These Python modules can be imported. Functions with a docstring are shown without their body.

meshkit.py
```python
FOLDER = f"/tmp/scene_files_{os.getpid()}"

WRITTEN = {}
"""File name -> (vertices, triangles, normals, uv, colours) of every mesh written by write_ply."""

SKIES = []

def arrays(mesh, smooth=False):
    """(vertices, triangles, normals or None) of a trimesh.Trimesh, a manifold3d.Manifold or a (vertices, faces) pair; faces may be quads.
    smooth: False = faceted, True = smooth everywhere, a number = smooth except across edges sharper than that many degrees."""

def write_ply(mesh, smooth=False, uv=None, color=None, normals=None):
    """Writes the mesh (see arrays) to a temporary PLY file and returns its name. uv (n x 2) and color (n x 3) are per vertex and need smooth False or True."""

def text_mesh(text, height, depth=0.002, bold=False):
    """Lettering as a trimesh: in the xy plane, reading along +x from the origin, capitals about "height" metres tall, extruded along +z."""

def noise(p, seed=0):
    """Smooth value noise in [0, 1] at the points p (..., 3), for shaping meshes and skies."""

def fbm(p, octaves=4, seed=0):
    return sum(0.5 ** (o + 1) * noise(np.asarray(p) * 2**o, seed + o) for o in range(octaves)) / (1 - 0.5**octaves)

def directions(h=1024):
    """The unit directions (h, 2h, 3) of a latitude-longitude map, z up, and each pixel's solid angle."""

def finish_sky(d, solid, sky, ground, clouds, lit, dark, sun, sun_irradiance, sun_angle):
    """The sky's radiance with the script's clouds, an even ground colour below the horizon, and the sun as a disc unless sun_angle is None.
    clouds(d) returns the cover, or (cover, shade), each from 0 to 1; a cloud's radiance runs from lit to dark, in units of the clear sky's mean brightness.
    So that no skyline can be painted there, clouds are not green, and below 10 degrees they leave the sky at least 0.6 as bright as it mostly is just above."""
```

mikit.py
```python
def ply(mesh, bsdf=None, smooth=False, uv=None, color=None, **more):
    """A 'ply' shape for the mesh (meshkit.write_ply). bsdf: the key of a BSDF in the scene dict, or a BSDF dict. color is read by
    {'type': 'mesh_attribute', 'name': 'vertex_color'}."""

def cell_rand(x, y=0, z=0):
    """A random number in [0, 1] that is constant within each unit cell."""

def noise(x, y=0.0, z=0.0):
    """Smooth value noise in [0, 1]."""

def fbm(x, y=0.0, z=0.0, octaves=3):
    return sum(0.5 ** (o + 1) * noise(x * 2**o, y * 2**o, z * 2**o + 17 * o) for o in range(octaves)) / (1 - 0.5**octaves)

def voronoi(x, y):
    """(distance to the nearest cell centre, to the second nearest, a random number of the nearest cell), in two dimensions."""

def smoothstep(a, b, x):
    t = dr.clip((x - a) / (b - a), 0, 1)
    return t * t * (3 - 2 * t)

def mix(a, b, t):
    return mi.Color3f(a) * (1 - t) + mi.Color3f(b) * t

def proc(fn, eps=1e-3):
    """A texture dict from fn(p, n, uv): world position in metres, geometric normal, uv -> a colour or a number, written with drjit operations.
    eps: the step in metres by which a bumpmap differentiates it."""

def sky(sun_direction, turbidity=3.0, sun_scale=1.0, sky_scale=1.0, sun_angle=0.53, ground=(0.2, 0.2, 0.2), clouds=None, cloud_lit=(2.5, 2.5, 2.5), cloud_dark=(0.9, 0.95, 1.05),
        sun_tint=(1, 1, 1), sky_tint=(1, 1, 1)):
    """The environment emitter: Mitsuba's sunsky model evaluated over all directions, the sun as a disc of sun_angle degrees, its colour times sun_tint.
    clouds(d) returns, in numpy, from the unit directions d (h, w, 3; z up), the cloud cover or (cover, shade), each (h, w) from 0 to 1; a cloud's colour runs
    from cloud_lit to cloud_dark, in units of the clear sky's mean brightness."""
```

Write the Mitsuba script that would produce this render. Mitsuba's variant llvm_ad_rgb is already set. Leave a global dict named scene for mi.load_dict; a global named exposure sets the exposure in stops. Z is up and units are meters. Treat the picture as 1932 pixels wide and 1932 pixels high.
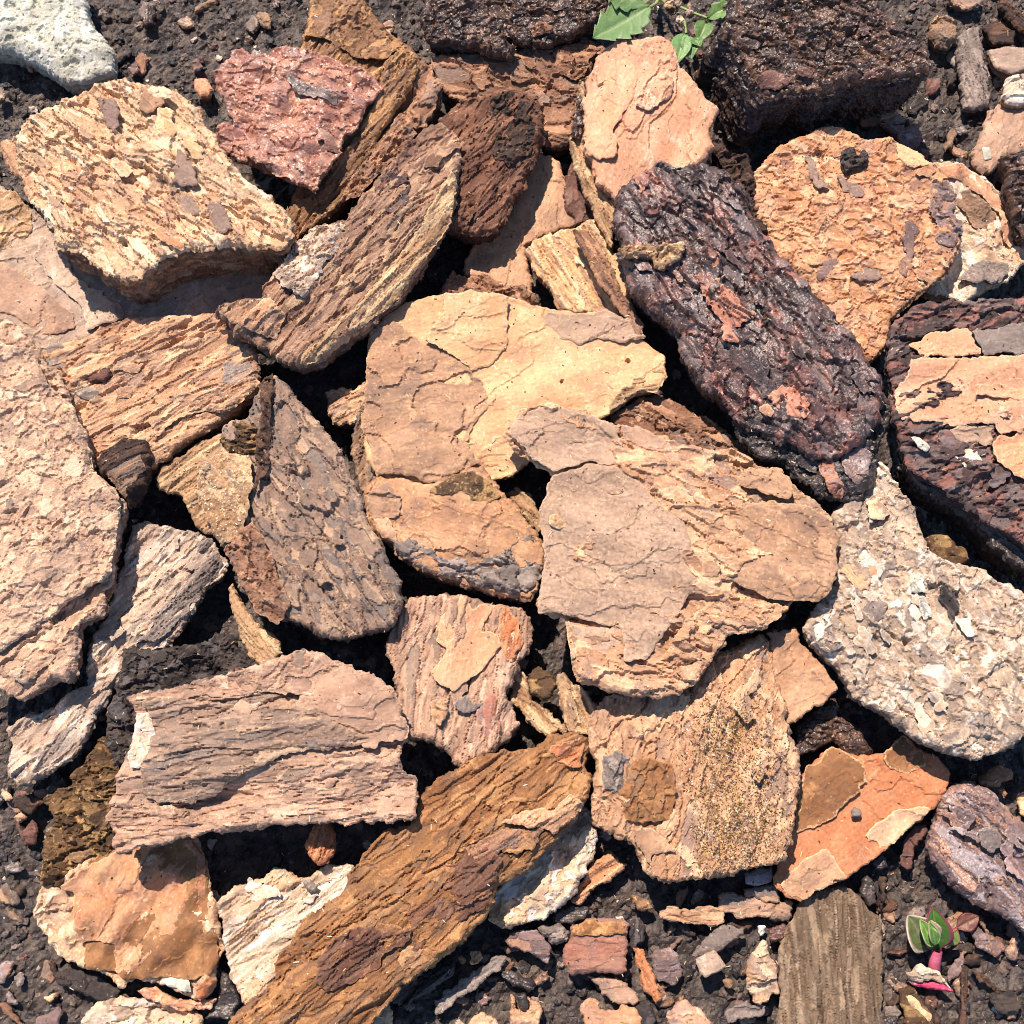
import math, random
import numpy as np
import trimesh, shapely
from shapely.geometry import Polygon, Point
from shapely import affinity
from scipy.spatial import Delaunay, cKDTree
import mitsuba as mi, drjit as dr
import mikit, meshkit

T = mi.ScalarTransform4f
scene, labels = {}, {}
exposure = 2.5

# ------------------------------------------------------------------ camera, sky
FOV, TILT, DIST = 42.0, math.radians(15.0), 651.0          # degrees, radians, millimetres
CAM = np.array([0.0, -DIST * math.sin(TILT), DIST * math.cos(TILT)])
FWD = -CAM / DIST
RIGHT = np.array([1.0, 0, 0])
UP = np.cross(RIGHT, FWD)
scene['camera'] = {'type': 'perspective', 'fov': FOV, 'near_clip': 0.01, 'far_clip': 50.0,
                   'to_world': T().look_at(origin=(CAM / 1000).tolist(), target=[0, 0, 0], up=[0, 1, 0])}
SUN = np.array([-0.40 * math.cos(math.radians(57)), 0.917 * math.cos(math.radians(57)), math.sin(math.radians(57))])
scene['sky_light'] = mikit.sky(SUN.tolist(), turbidity=3, sky_scale=0.75, sun_tint=(0.97, 0.97, 1.10))

# ------------------------------------------------------------------ helpers: points
TAN = math.tan(math.radians(FOV / 2))


def unproject(px, py, z):
    """The point at height z (mm) seen at photograph position px, py (0..1932)."""
    px, py, z = np.broadcast_arrays(np.asarray(px, float), np.asarray(py, float), np.asarray(z, float))
    d = FWD + ((px / 966 - 1) * TAN)[..., None] * RIGHT + ((1 - py / 966) * TAN)[..., None] * UP
    return CAM + d * ((z - CAM[2]) / d[..., 2])[..., None]


def tl(tile, *pts):
    """Points measured in one of nine enlarged views A..I of the photograph -> 0..1932."""
    k = 'ABCDEFGHI'.index(tile)
    return [(642.3 * (k % 3) + x / 2.984, 642.3 * (k // 3) + y / 2.984) for x, y in pts]


# ------------------------------------------------------------------ helpers: noise
_t = np.random.default_rng(5).uniform(0, 2 * np.pi, (256, 256))
_GX, _GY = np.cos(_t), np.sin(_t)
_R = np.random.default_rng(6).uniform(0, 1, 65536)


def pn(x, y, s=0):
    """Gradient noise, about -1..1."""
    x, y = np.broadcast_arrays(np.asarray(x, float), np.asarray(y, float))
    ix, iy = np.floor(x).astype(np.int64), np.floor(y).astype(np.int64)
    fx, fy = x - ix, y - iy
    u, v = fx * fx * fx * (fx * (fx * 6 - 15) + 10), fy * fy * fy * (fy * (fy * 6 - 15) + 10)
    ix, iy = ix + 37 * s, iy + 91 * s

    def g(a, b):
        i, j = (ix + a) & 255, (iy + b) & 255
        return _GX[i, j] * (fx - a) + _GY[i, j] * (fy - b)
    n0 = g(0, 0); n1 = g(1, 0); n0 += u * (n1 - n0)
    m0 = g(0, 1); m1 = g(1, 1); m0 += u * (m1 - m0)
    return 1.5 * (n0 + v * (m0 - n0))


def fb(x, y, s=0, o=4, g=0.5):
    out, a, t = 0, 1.0, 0
    for k in range(o):
        out = out + a * pn(x * 2 ** k + 13.7 * k, y * 2 ** k + 7.1 * k, s + k)
        t += a
        a *= g
    return out / t * 1.25


def hs(a, b=0, c=0):
    """A random number per integer triple."""
    a, b, c = (np.asarray(v).astype(np.int64) for v in (a, b, c))
    return _R[(a * 7919 + b * 104729 + c * 1299709 + 12345) & 65535]


def sm(a, b, x):
    t = np.clip((x - a) / (b - a), 0, 1)
    return t * t * (3 - 2 * t)


def lin(c):
    c = np.asarray(c, float) / 255
    return np.where(c < 0.04045, c / 12.92, ((c + 0.055) / 1.055) ** 2.4)


def mx(a, b, t):
    return a * (1 - t[:, None]) + b * t[:, None]


# ------------------------------------------------------------------ materials
def relief(lam, octaves):
    def fn(p, n, uv):
        return mikit.fbm(p.x * (1 / lam), p.y * (1 / lam), p.z * (1 / lam), octaves=octaves)
    return mikit.proc(fn, eps=1.2e-4)


VC = {'type': 'mesh_attribute', 'name': 'vertex_color'}


def mat(name, rough, spec, lam, height, octaves=3):
    scene[name] = {'type': 'twosided', 'b': {'type': 'bumpmap', 'arbitrary': relief(lam, octaves), 'scale': height,
                   'bsdf': {'type': 'principled', 'base_color': VC, 'roughness': rough, 'specular': spec}}}


mat('bark_dry', 0.85, 0.22, 0.0011, 0.00034)
mat('bark_smooth', 0.75, 0.25, 0.0009, 0.00030)
mat('bark_gloss', 0.40, 0.5, 0.0012, 0.00030)
mat('bark_damp', 0.42, 0.5, 0.0010, 0.00040)
mat('soil_mat', 0.6, 0.4, 0.0012, 0.0006)
mat('stone_mat', 0.9, 0.2, 0.0010, 0.0004)
scene['leaf_mat'] = {'type': 'twosided', 'b': {'type': 'principled', 'base_color': VC, 'roughness': 0.5, 'specular': 0.45}}

# ------------------------------------------------------------------ colours (as lit in the sun, 0..255; turned to base colours by K)
K = 0.70
#            base            second          streaks         patches         flakes          sides
PAL = {
 'cream': ((236, 202, 162), (222, 176, 136), (178, 140, 116), (140, 120, 112), (250, 228, 194), (138, 102, 74)),
 'red': ((190, 140, 116), (168, 114, 96), (132, 90, 78), (166, 146, 140), (212, 160, 132), (112, 78, 64)),
 'ridge': ((160, 122, 90), (134, 102, 76), (96, 70, 54), (164, 132, 112), (204, 160, 112), (90, 66, 50)),
 'black':   ((74, 60, 54), (54, 45, 42), (92, 72, 60), (112, 82, 62), (120, 92, 76), (58, 46, 42)),
 'plum': ((90, 76, 74), (66, 58, 58), (106, 82, 78), (172, 120, 106), (130, 116, 112), (60, 52, 52)),
 'rust': ((168, 128, 102), (140, 102, 80), (102, 76, 62), (150, 132, 120), (200, 156, 122), (94, 70, 56)),
 'peach':   ((232, 184, 150), (214, 158, 122), (238, 168, 124), (178, 152, 138), (248, 212, 182), (116, 82, 64)),
 'orange': ((216, 166, 124), (198, 140, 100), (226, 180, 146), (146, 118, 110), (238, 200, 162), (140, 100, 76)),
 'white':   ((236, 218, 192), (226, 186, 146), (186, 160, 134), (150, 132, 118), (252, 244, 230), (160, 126, 96)),
 'grey':    ((216, 188, 160), (180, 156, 138), (146, 124, 108), (136, 128, 124), (236, 220, 200), (128, 100, 80)),
 'tan': ((220, 176, 138), (198, 152, 116), (164, 124, 98), (150, 130, 118), (236, 198, 158), (118, 88, 68)),
 'pink': ((204, 168, 141), (182, 146, 121), (154, 122, 104), (138, 124, 112), (224, 188, 160), (128, 98, 80)),
 'mauve': ((200, 170, 144), (178, 150, 127), (156, 130, 114), (206, 174, 136), (216, 184, 154), (126, 96, 76)),
 'honey': ((236, 196, 148), (226, 174, 126), (210, 162, 124), (176, 146, 124), (246, 216, 174), (146, 108, 80)),
 'brown': ((168, 138, 112), (142, 114, 94), (112, 90, 76), (124, 118, 114), (192, 158, 126), (94, 74, 62)),
 'ochre': ((172, 126, 84), (148, 102, 66), (106, 76, 54), (140, 112, 90), (206, 158, 108), (112, 80, 56)),
 'fibre':   ((208, 172, 132), (170, 132, 98), (112, 82, 62), (146, 120, 100), (232, 204, 160), (118, 88, 66)),
 'coral': ((238, 180, 140), (228, 162, 120), (242, 192, 156), (190, 146, 122), (248, 204, 168), (150, 102, 76)),
 'copper': ((212, 142, 100), (198, 124, 82), (222, 160, 118), (166, 120, 96), (228, 174, 130), (140, 92, 64)),
 'plank':   ((146, 124, 100), (122, 102, 82), (84, 68, 54), (164, 144, 122), (172, 150, 124), (80, 64, 52)),
 'violet': ((146, 122, 116), (118, 100, 97), (90, 78, 78), (186, 142, 116), (176, 164, 164), (76, 64, 62)),
 'char':    ((66, 60, 58), (50, 46, 46), (82, 74, 70), (92, 80, 72), (104, 98, 96), (48, 42, 40)),
 'wine': ((124, 90, 80), (102, 72, 64), (82, 58, 52), (140, 110, 98), (150, 110, 94), (70, 50, 45)),
 'stone':   ((226, 226, 206), (204, 204, 184), (176, 172, 152), (128, 124, 118), (246, 246, 232), (170, 166, 150)),
 'slate':   ((150, 136, 126), (128, 116, 108), (110, 98, 92), (170, 154, 142), (182, 168, 156), (96, 84, 76)),
 'salmon':  ((214, 152, 126), (190, 130, 108), (150, 102, 90), (92, 74, 72), (226, 174, 142), (90, 66, 60)),
 'umber':   ((132, 94, 74), (108, 76, 62), (84, 60, 50), (136, 106, 88), (162, 118, 92), (80, 58, 48)),
 'dust':    ((172, 146, 126), (146, 122, 106), (118, 98, 86), (128, 120, 114), (200, 170, 140), (106, 86, 72)),
 'scar': ((172, 146, 128), (150, 126, 114), (124, 104, 96), (150, 130, 114), (196, 170, 148), (124, 96, 78)),
 'weather': ((184, 150, 124), (150, 116, 94), (106, 82, 68), (108, 84, 80), (214, 182, 146), (124, 98, 78)),
 'amber':   ((216, 170, 128), (198, 148, 108), (166, 124, 96), (124, 114, 110), (234, 194, 154), (82, 66, 58)),
 'dustan':  ((202, 162, 128), (178, 140, 110), (148, 116, 94), (136, 120, 110), (222, 184, 146), (108, 84, 68)),
 'duff':    ((70, 56, 46), (54, 46, 40), (46, 40, 36), (96, 76, 58), (120, 96, 70), (60, 50, 42)),
 'moss':    ((104, 80, 56), (78, 60, 46), (60, 48, 40), (140, 108, 72), (190, 154, 104), (70, 54, 44)),
 'sand': ((222, 188, 158), (202, 166, 138), (172, 140, 118), (148, 132, 120), (240, 212, 180), (138, 104, 84)),
 'bleach': ((216, 190, 162), (190, 166, 142), (156, 134, 116), (140, 132, 126), (242, 230, 210), (132, 106, 86)),
}
PAL = {k: [lin(c) * K for c in v] for k, v in PAL.items()}

# ------------------------------------------------------------------ surface styles, lengths in mm
#   macro (wavelength, height), terraces [(wavelength, height range, step)], cracks (wavelength, depth, width), micro height, stretch along the grain
STYLE = {
 'flaky':  dict(macro=(34, 2.8), scales=[(30, 1.5, 3), (14, 0.9, 4)], terr=[], crack=(12, 2.6, 0.05), micro=0.13, stretch=2.0),
 'block':  dict(macro=(30, 2.4), scales=[(30, 1.6, 3), (13, 1.1, 5)], terr=[], crack=(9, 2.8, 0.08), micro=0.14, stretch=2.4),
 'smooth': dict(macro=(40, 2.2), scales=[(38, 0.8, 3), (18, 0.3, 2)], terr=[], crack=(26, 2.0, 0.016), micro=0.10, stretch=1.8),
 'plain':  dict(macro=(36, 1.9), scales=[(40, 0.45, 2), (18, 0.16, 2)], terr=[], crack=(28, 1.6, 0.010), micro=0.09, stretch=1.7),
 'wavy':   dict(macro=(19, 3.4), scales=[(18, 0.7, 4)], terr=[(15, 3.0, 1.2)], crack=(12, 0.8, 0.03), micro=0.13, stretch=1.3),
 'rough':  dict(macro=(26, 3.0), scales=[(16, 1.1, 4), (8, 0.7, 3)], terr=[], crack=(8, 1.8, 0.07), micro=0.34, stretch=1.5),
 'fibre':  dict(macro=(40, 2.2), scales=[(14, 0.5, 2)], terr=[(7, 3.2, 0.8)], crack=(3.2, 1.3, 0.16), micro=0.18, stretch=7.0),
 'ridged': dict(macro=(30, 2.8), scales=[(18, 1.0, 3), (9, 0.5, 3)], terr=[(10, 2.2, 0.9)], crack=(8, 2.4, 0.07), micro=0.13, stretch=4.0),
 'pitted': dict(macro=(24, 2.2), scales=[(8, 0.4, 2)], terr=[], crack=(4, 0.8, 0.08), micro=0.42, stretch=1.0),
 'scaly':  dict(macro=(30, 2.4), scales=[(22, 1.0, 4), (12, 0.6, 4)], terr=[], crack=(12, 1.4, 0.03), micro=0.12, stretch=1.25),
 'pumice': dict(macro=(24, 2.4), scales=[], terr=[], crack=(20, 0.8, 0.03), micro=0.16, stretch=1.0),
 'chip':   dict(macro=(16, 1.0), scales=[(14, 0.5, 3)], terr=[], crack=(5, 0.5, 0.05), micro=0.10, stretch=2.5),
}
SPACING = 0.68
FOOT = []          # footprints of everything big, to keep the soil crumbs off


class Slab:
    pass


def outline_world(px, z, gx, gy, jag, rs, closed=True):
    """Corner points in the photograph -> dense, slightly ragged outline (mm) and the plane it lies in."""
    p = np.asarray(px, float)
    c = (p.min(0) + p.max(0)) / 2
    zz = z + gx * (p[:, 0] - c[0]) / 100 - gy * (p[:, 1] - c[1]) / 100
    w = unproject(p[:, 0], p[:, 1], zz)
    A = np.c_[w[:, 0], w[:, 1], np.ones(len(w))]
    plane = np.linalg.lstsq(A, w[:, 2], rcond=None)[0]
    return w[:, :2], plane


def ragged(xy, jag, seed, step):
    poly = Polygon(xy).buffer(0)
    if poly.geom_type != 'Polygon':
        poly = max(poly.geoms, key=lambda g: g.area)
    ring = shapely.geometry.LineString(poly.exterior.coords)
    n = max(12, int(ring.length / step))
    s = np.linspace(0, ring.length, n, endpoint=False)
    q = np.array([ring.interpolate(v).coords[0] for v in s])
    # soften the corners a little, then break the edge up
    for _ in range(2):
        q = 0.5 * q + 0.25 * (np.roll(q, 1, 0) + np.roll(q, -1, 0))
    tan = np.roll(q, -1, 0) - np.roll(q, 1, 0)
    tan /= np.linalg.norm(tan, axis=1, keepdims=True) + 1e-9
    nor = np.c_[tan[:, 1], -tan[:, 0]]
    if poly.exterior.is_ccw is False:
        nor = -nor
    x, y = q[:, 0], q[:, 1]
    d = jag * (1.0 * pn(x / 7, y / 7, seed) + 0.6 * pn(x / 3.0, y / 3.0, seed + 1) + 0.35 * pn(x / 1.3, y / 1.3, seed + 2))
    for L_, a_, k_ in ((4.1, 0.55, 3), (1.9, 0.40, 4)):
        seg = np.floor((s + 1.2 * pn(s / 6, np.full(n, seed * 0.37), seed + k_)) / L_)
        d = d + jag * a_ * 2 * (hs(seg, seed, k_) - 0.5)
    q = q + nor * d[:, None]
    poly = Polygon(q).buffer(0)
    if poly.geom_type != 'Polygon':
        poly = max(poly.geoms, key=lambda g: g.area)
    return Polygon(poly.exterior)


def resample(poly, step):
    ring = poly.exterior
    c = np.array(ring.coords)
    seg = np.r_[0, np.cumsum(np.linalg.norm(np.diff(c, axis=0), axis=1))]
    n = max(10, int(seg[-1] / step))
    s = np.linspace(0, seg[-1], n, endpoint=False)
    return np.c_[np.interp(s, seg, c[:, 0]), np.interp(s, seg, c[:, 1])]


def triangulate(poly, step, rs):
    b = resample(poly, step * 0.95)
    x0, y0, x1, y1 = poly.bounds
    gx = np.arange(x0, x1, step)
    gy = np.arange(y0, y1, step * 0.87)
    X, Y = np.meshgrid(gx, gy)
    X = X + (np.arange(len(gy))[:, None] % 2) * step * 0.5
    pts = np.c_[X.ravel(), Y.ravel()] + rs.uniform(-0.18, 0.18, (X.size, 2)) * step
    inner = poly.buffer(-0.45 * step)
    if not inner.is_empty:
        shapely.prepare(inner)
        pts = pts[shapely.contains_xy(inner, pts[:, 0], pts[:, 1])]
    else:
        pts = pts[:0]
    v = np.vstack([b, pts])
    f = Delaunay(v).simplices
    cen = v[f].mean(1)
    big = poly.buffer(1e-6)
    shapely.prepare(big)
    near = (f < len(b)).all(1)
    keep = np.ones(len(f), bool)
    keep[near] = shapely.contains_xy(big, cen[near, 0], cen[near, 1])
    f = f[keep]
    a = v[f]
    area = (a[:, 1, 0] - a[:, 0, 0]) * (a[:, 2, 1] - a[:, 0, 1]) - (a[:, 1, 1] - a[:, 0, 1]) * (a[:, 2, 0] - a[:, 0, 0])
    f[area < 0] = f[area < 0][:, ::-1]
    f = f[np.abs(area) > 1e-9]
    return v, f, len(b)


def surface(S, x, y):
    """Height over the plane (mm) and the numbers that colour it."""
    st, sd = S.st, S.seed
    ca, sa = math.cos(S.grain), math.sin(S.grain)
    u, v = (x * ca + y * sa) / st['stretch'], -x * sa + y * ca
    wl = 8.0
    u0, v0 = u, v
    u = u + 2.4 * fb(u0 / wl, v0 / wl, sd + 3, 4, 0.55)
    v = v + 2.4 * fb(u0 / wl + 5.2, v0 / wl, sd + 6, 4, 0.55)
    h = 1.35 * st['macro'][1] * fb(u0 / st['macro'][0] * 1.5, v0 / st['macro'][0] * 1.5, sd + 7, 2)
    macro = h
    ident = np.zeros(len(x), int)
    for k, (lam, amp, step) in enumerate(st['terr']):
        q = (amp * fb(u / lam, v / lam, sd + 11 + 5 * k, 3)) / step
        i = np.floor(q)
        f = q - i
        h = h + step * (i + sm(0.82, 1.0, f) + 0.10 * f)
        ident = ident * 31 + i.astype(int) * 3 + 7
    for k, (lam, step, m) in enumerate(st['scales']):      # thin overlapping scales, each with its own ragged outline
        for i in range(m):
            z_ = sd + 101 + 11 * k + 3 * i
            q = fb(u / lam + 3.1 * i, v / lam + 1.7 * i, z_, 3, 0.42) + (0.9 * pn(u / 3.2, v / 3.2, z_ + 1) + 0.45 * pn(u / 1.3, v / 1.3, z_ + 2)) / lam
            e = (q - (0.5 * float(hs(sd, k, i)) - 0.25)) * lam / 1.3
            t_ = step * (0.55 + 0.9 * float(hs(sd, k + 7, i)))
            h = h + t_ * (sm(-0.22, 0.22, e) - 0.5 + 0.30 * np.exp(-((e - 0.5) / 0.9) ** 2) * (e > -0.2))
            ident = ident * 2 + (e > 0)
    ident = ident & 0xFFFFF
    lam, depth, width = st['crack']
    if not S.plain:
        c = np.abs(pn(u / lam / 1.6, v / lam * 1.9, sd + 35)) + 0.3 * np.abs(pn(u / lam * 2.1, v / lam * 3.3, sd + 36))
        h = h - 0.9 * depth * (1 - sm(0, width * 1.3, c)) * sm(-0.1, 0.3, pn(u / lam / 2.5, v / lam / 2.5, sd + 37))
    c = np.abs(pn(u / lam, v / lam, sd + 31)) + 0.35 * np.abs(pn(u / lam * 2.7, v / lam * 2.7, sd + 32))
    h = h - depth * (1 - sm(0, width * 1.6, c)) * sm(-0.2, 0.25, pn(u / lam / 3, v / lam / 3, sd + 33))
    h = h + st['micro'] * (pn(u0 * st['stretch'] ** 0.5 / 1.9, v0 / 1.9, sd + 41) + 0.6 * pn(x / 0.95, y / 0.95, sd + 42))
    al, ac = u0 * st['stretch'], v0
    h = h + S.fib * (pn(al / 7, ac / 0.95, sd + 47) + 0.6 * pn(al / 3.5, ac / 0.7, sd + 48))
    if S.pits:
        c = pn(x / 4.5, y / 4.5, sd + 45)
        h = h - S.pits * (sm(0.28, 0.60, c) + 0.45 * sm(0.25, 0.6, pn(x / 2.1, y / 2.1, sd + 46)))
    return h, macro, ident, u0, v0


def paint(S, x, y, ident, u, v):
    P, sd = S.pal, S.seed
    pl = S.plain
    fine = pn(x / 1.7, y / 1.7, sd + 63) + 0.9 * pn(x / 0.85, y / 0.85, sd + 64)
    n = fb(u / 16, v / 16, sd + 51, 4) + 0.5 * fb(u / 45, v / 45, sd + 50, 2) + 0.12 * fine
    col = mx(P[0], P[1], sm(-0.55, 0.55, n))
    s = pn(u / 3.4, v / 2.2, sd + 53) + 0.5 * pn(u / 1.2, v / 0.9, sd + 54) + 0.15 * fine
    col = mx(col, P[2], (0.35 if pl else 0.7) * S.streak * sm(0.0, 1.0, s))
    reg = np.floor(2.2 * pn(u / 14, v / 14, sd + 55)).astype(int)
    r = hs(ident, reg, sd)
    if not pl:
        col = mx(col, P[4], 0.75 * sm(0.80, 0.86, r))
        col = mx(col, P[3], 0.7 * (1 - sm(0.10, 0.16, r)) * S.patch)
    k = 0.13 if pl else 0.32
    col = col * (1 - k / 2 + k * hs(ident, reg, sd + 9))[:, None]
    pt = fb(u / 11 + 3.3, v / 11, sd + 57, 5, 0.6) + 0.14 * fine
    col = mx(col, P[3], (0.45 if pl else 0.8) * S.patch * sm(0.22, 0.60, pt))
    pt = fb(x / 13 + 9.1, y / 13, sd + 61, 5, 0.6) + 0.14 * fine
    col = mx(col, P[4], 0.6 * sm(0.22, 0.62, pt))
    pt = fb(x / 20 + 1.7, y / 20, sd + 58, 6, 0.62) + 0.10 * fine
    col = mx(col, 0.55 * P[2] + 0.45 * P[3], S.dirt * sm(-0.05, 0.75, pt))
    if pl:
        pt = fb(x / 5.5 + 4.1, y / 5.5, sd + 59, 5, 0.7) + 0.2 * fine
        col = mx(col, 0.6 * P[2] + 0.4 * P[3], 0.55 * S.grit * sm(-0.05, 0.6, pt))
    col = col * np.exp(0.19 * S.grit * fine)[:, None]
    col = col * np.exp(0.13 * pn(u * S.st['stretch'] / 8, v / 0.9, sd + 65))[:, None]
    dk = pn(x / 1.15, y / 1.15, sd + 66) + 0.5 * pn(x / 5, y / 5, sd + 67)
    col = mx(col, P[5], 0.6 * S.grit * sm(0.62, 0.85, dk))
    k = hs(np.floor(x / 0.62), np.floor(y / 0.62), sd)
    col = mx(col, np.minimum(P[4] * 1.15, 0.8), 0.7 * (k > 1 - 0.006 * S.specks))
    return np.clip(col, 0.004, 0.85)


def make(px, z, th, gx=0.0, gy=0.0, style='flaky', pal='tan', grain=0.0, jag=0.9, rnd=2.2, dome=0.0, inset=0.25, seed=0,
         streak=1.0, patch=1.0, grit=1.0, specks=1.0, step=None, pits=0.0, host=None, lift=0.7, curl=0.0, lam=1.1, rows=None, flare=None, rim=None, dirt=0.8, sink=None, holes=()):
    """One solid piece: ragged outline, terraced top, laminated edge. host: lies on that piece's top."""
    S = Slab()
    rs = np.random.default_rng(1000 + seed)
    S.seed, S.st, S.pal, S.grain, S.pits = seed, STYLE[style], PAL[pal] if isinstance(pal, str) else pal, math.radians(grain), pits
    S.fib = 0.0 if style in ('pumice', 'pitted', 'rough') else 0.06 if style in ('plain', 'smooth') else 0.11
    S.streak, S.patch, S.grit, S.specks, S.dirt, S.plain = streak, patch, grit, specks, dirt, style in ('plain', 'smooth')
    step = step or SPACING
    p = np.asarray(px, float)
    if host is not None:
        zc = host.zmid
        w = unproject(p[:, 0], p[:, 1], zc)
        for _ in range(3):
            zc = host.level(w[:, 0], w[:, 1]) + th
            w = unproject(p[:, 0], p[:, 1], zc)
        xy, S.plane = w[:, :2], None
    else:
        xy, S.plane = outline_world(p, z, gx, gy, jag, rs)
    poly = ragged(xy, jag, seed * 3 + 1, min(step, 0.6))
    S.poly, S.host, S.th = poly, host, th
    v, f, nb = triangulate(poly, step, rs)
    x, y = v[:, 0], v[:, 1]
    tree = cKDTree(v[:nb])
    d = np.zeros(len(v))
    d[nb:] = tree.query(v[nb:])[0]
    S.tree, S.dome, S.rnd = tree, dome, rnd
    S.reach = max(3.0, 0.45 * math.sqrt(poly.area))

    def base(x, y, d=None):
        if d is None:
            d = tree.query(np.c_[x, y])[0]
        if host is not None:
            b = host.level(x, y) + th
        else:
            b = S.plane[0] * x + S.plane[1] * y + S.plane[2]
        return b + dome * (1 - np.clip(1 - d / S.reach, 0, 1) ** 2)
    S.base = base
    h, macro, ident, u0, v0 = surface(S, x, y)
    if host is not None:
        h = h - macro * 0.7

    def level(x, y):
        """The smooth height of the top, for what lies on it."""
        d = tree.query(np.c_[x, y])[0]
        hh = surface(S, np.asarray(x, float), np.asarray(y, float))[1]
        e = np.clip(1 - d / max(rnd, 1e-6), 0, 1)
        return base(x, y, d) + hh * (0.3 if host is not None else 1.0) - rnd * 0.8 * (1 - np.sqrt(np.clip(1 - e * e, 0, 1))) + lift * 0.2 + 0.16 * sum(a * n for _, a, n in S.st['scales'])
    S.level = level
    e = np.clip(1 - d / max(rnd, 1e-6), 0, 1)
    fade = 0.35 + 0.65 * np.clip(d / 2.5, 0, 1)
    top = base(x, y, d) + h * fade - rnd * 0.8 * (1 - np.sqrt(np.clip(1 - e * e, 0, 1)))
    for hx, hy, hr in holes:
        c_ = unproject(hx, hy, float(top.mean()))
        top = top - 4.0 * (1 - sm(0.75 * hr, 1.15 * hr, np.hypot(x - c_[0], y - c_[1])))
    if sink is not None:                      # the piece grows out of what it lies on at one side
        q_ = v @ np.array([math.cos(sink[1]), math.sin(sink[1])])
        top = top + sink[0] * (2 * (q_ - q_.min()) / (np.ptp(q_) + 1e-9) - 1)
    if curl:
        top = top + curl * np.clip(1 - d / 7.0, 0, 1) ** 2 * (0.5 + 0.9 * pn(x / 14, y / 14, seed + 71))
    S.zmid = float(top.mean())
    S.vt = np.c_[v, top]
    col = paint(S, x, y, ident, u0, v0)
    if rim is not None:
        rc = S.pal[4] if rim[0] is None else lin(rim[0]) * K
        w_ = rim[1] * (0.55 + 0.6 * pn(x / 5, y / 5, seed + 91) + 0.35 * pn(x / 1.6, y / 1.6, seed + 92))
        col = mx(col, rc, (0.6 if rim[0] is None else 0.9) * (1 - sm(0.75, 1.1, d / np.maximum(w_, 0.05))))
    # the edge: rows of points going down and in, in and out from layer to layer
    b = v[:nb]
    nxt, prv = np.roll(b, -1, 0), np.roll(b, 1, 0)
    t = nxt - prv
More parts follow.
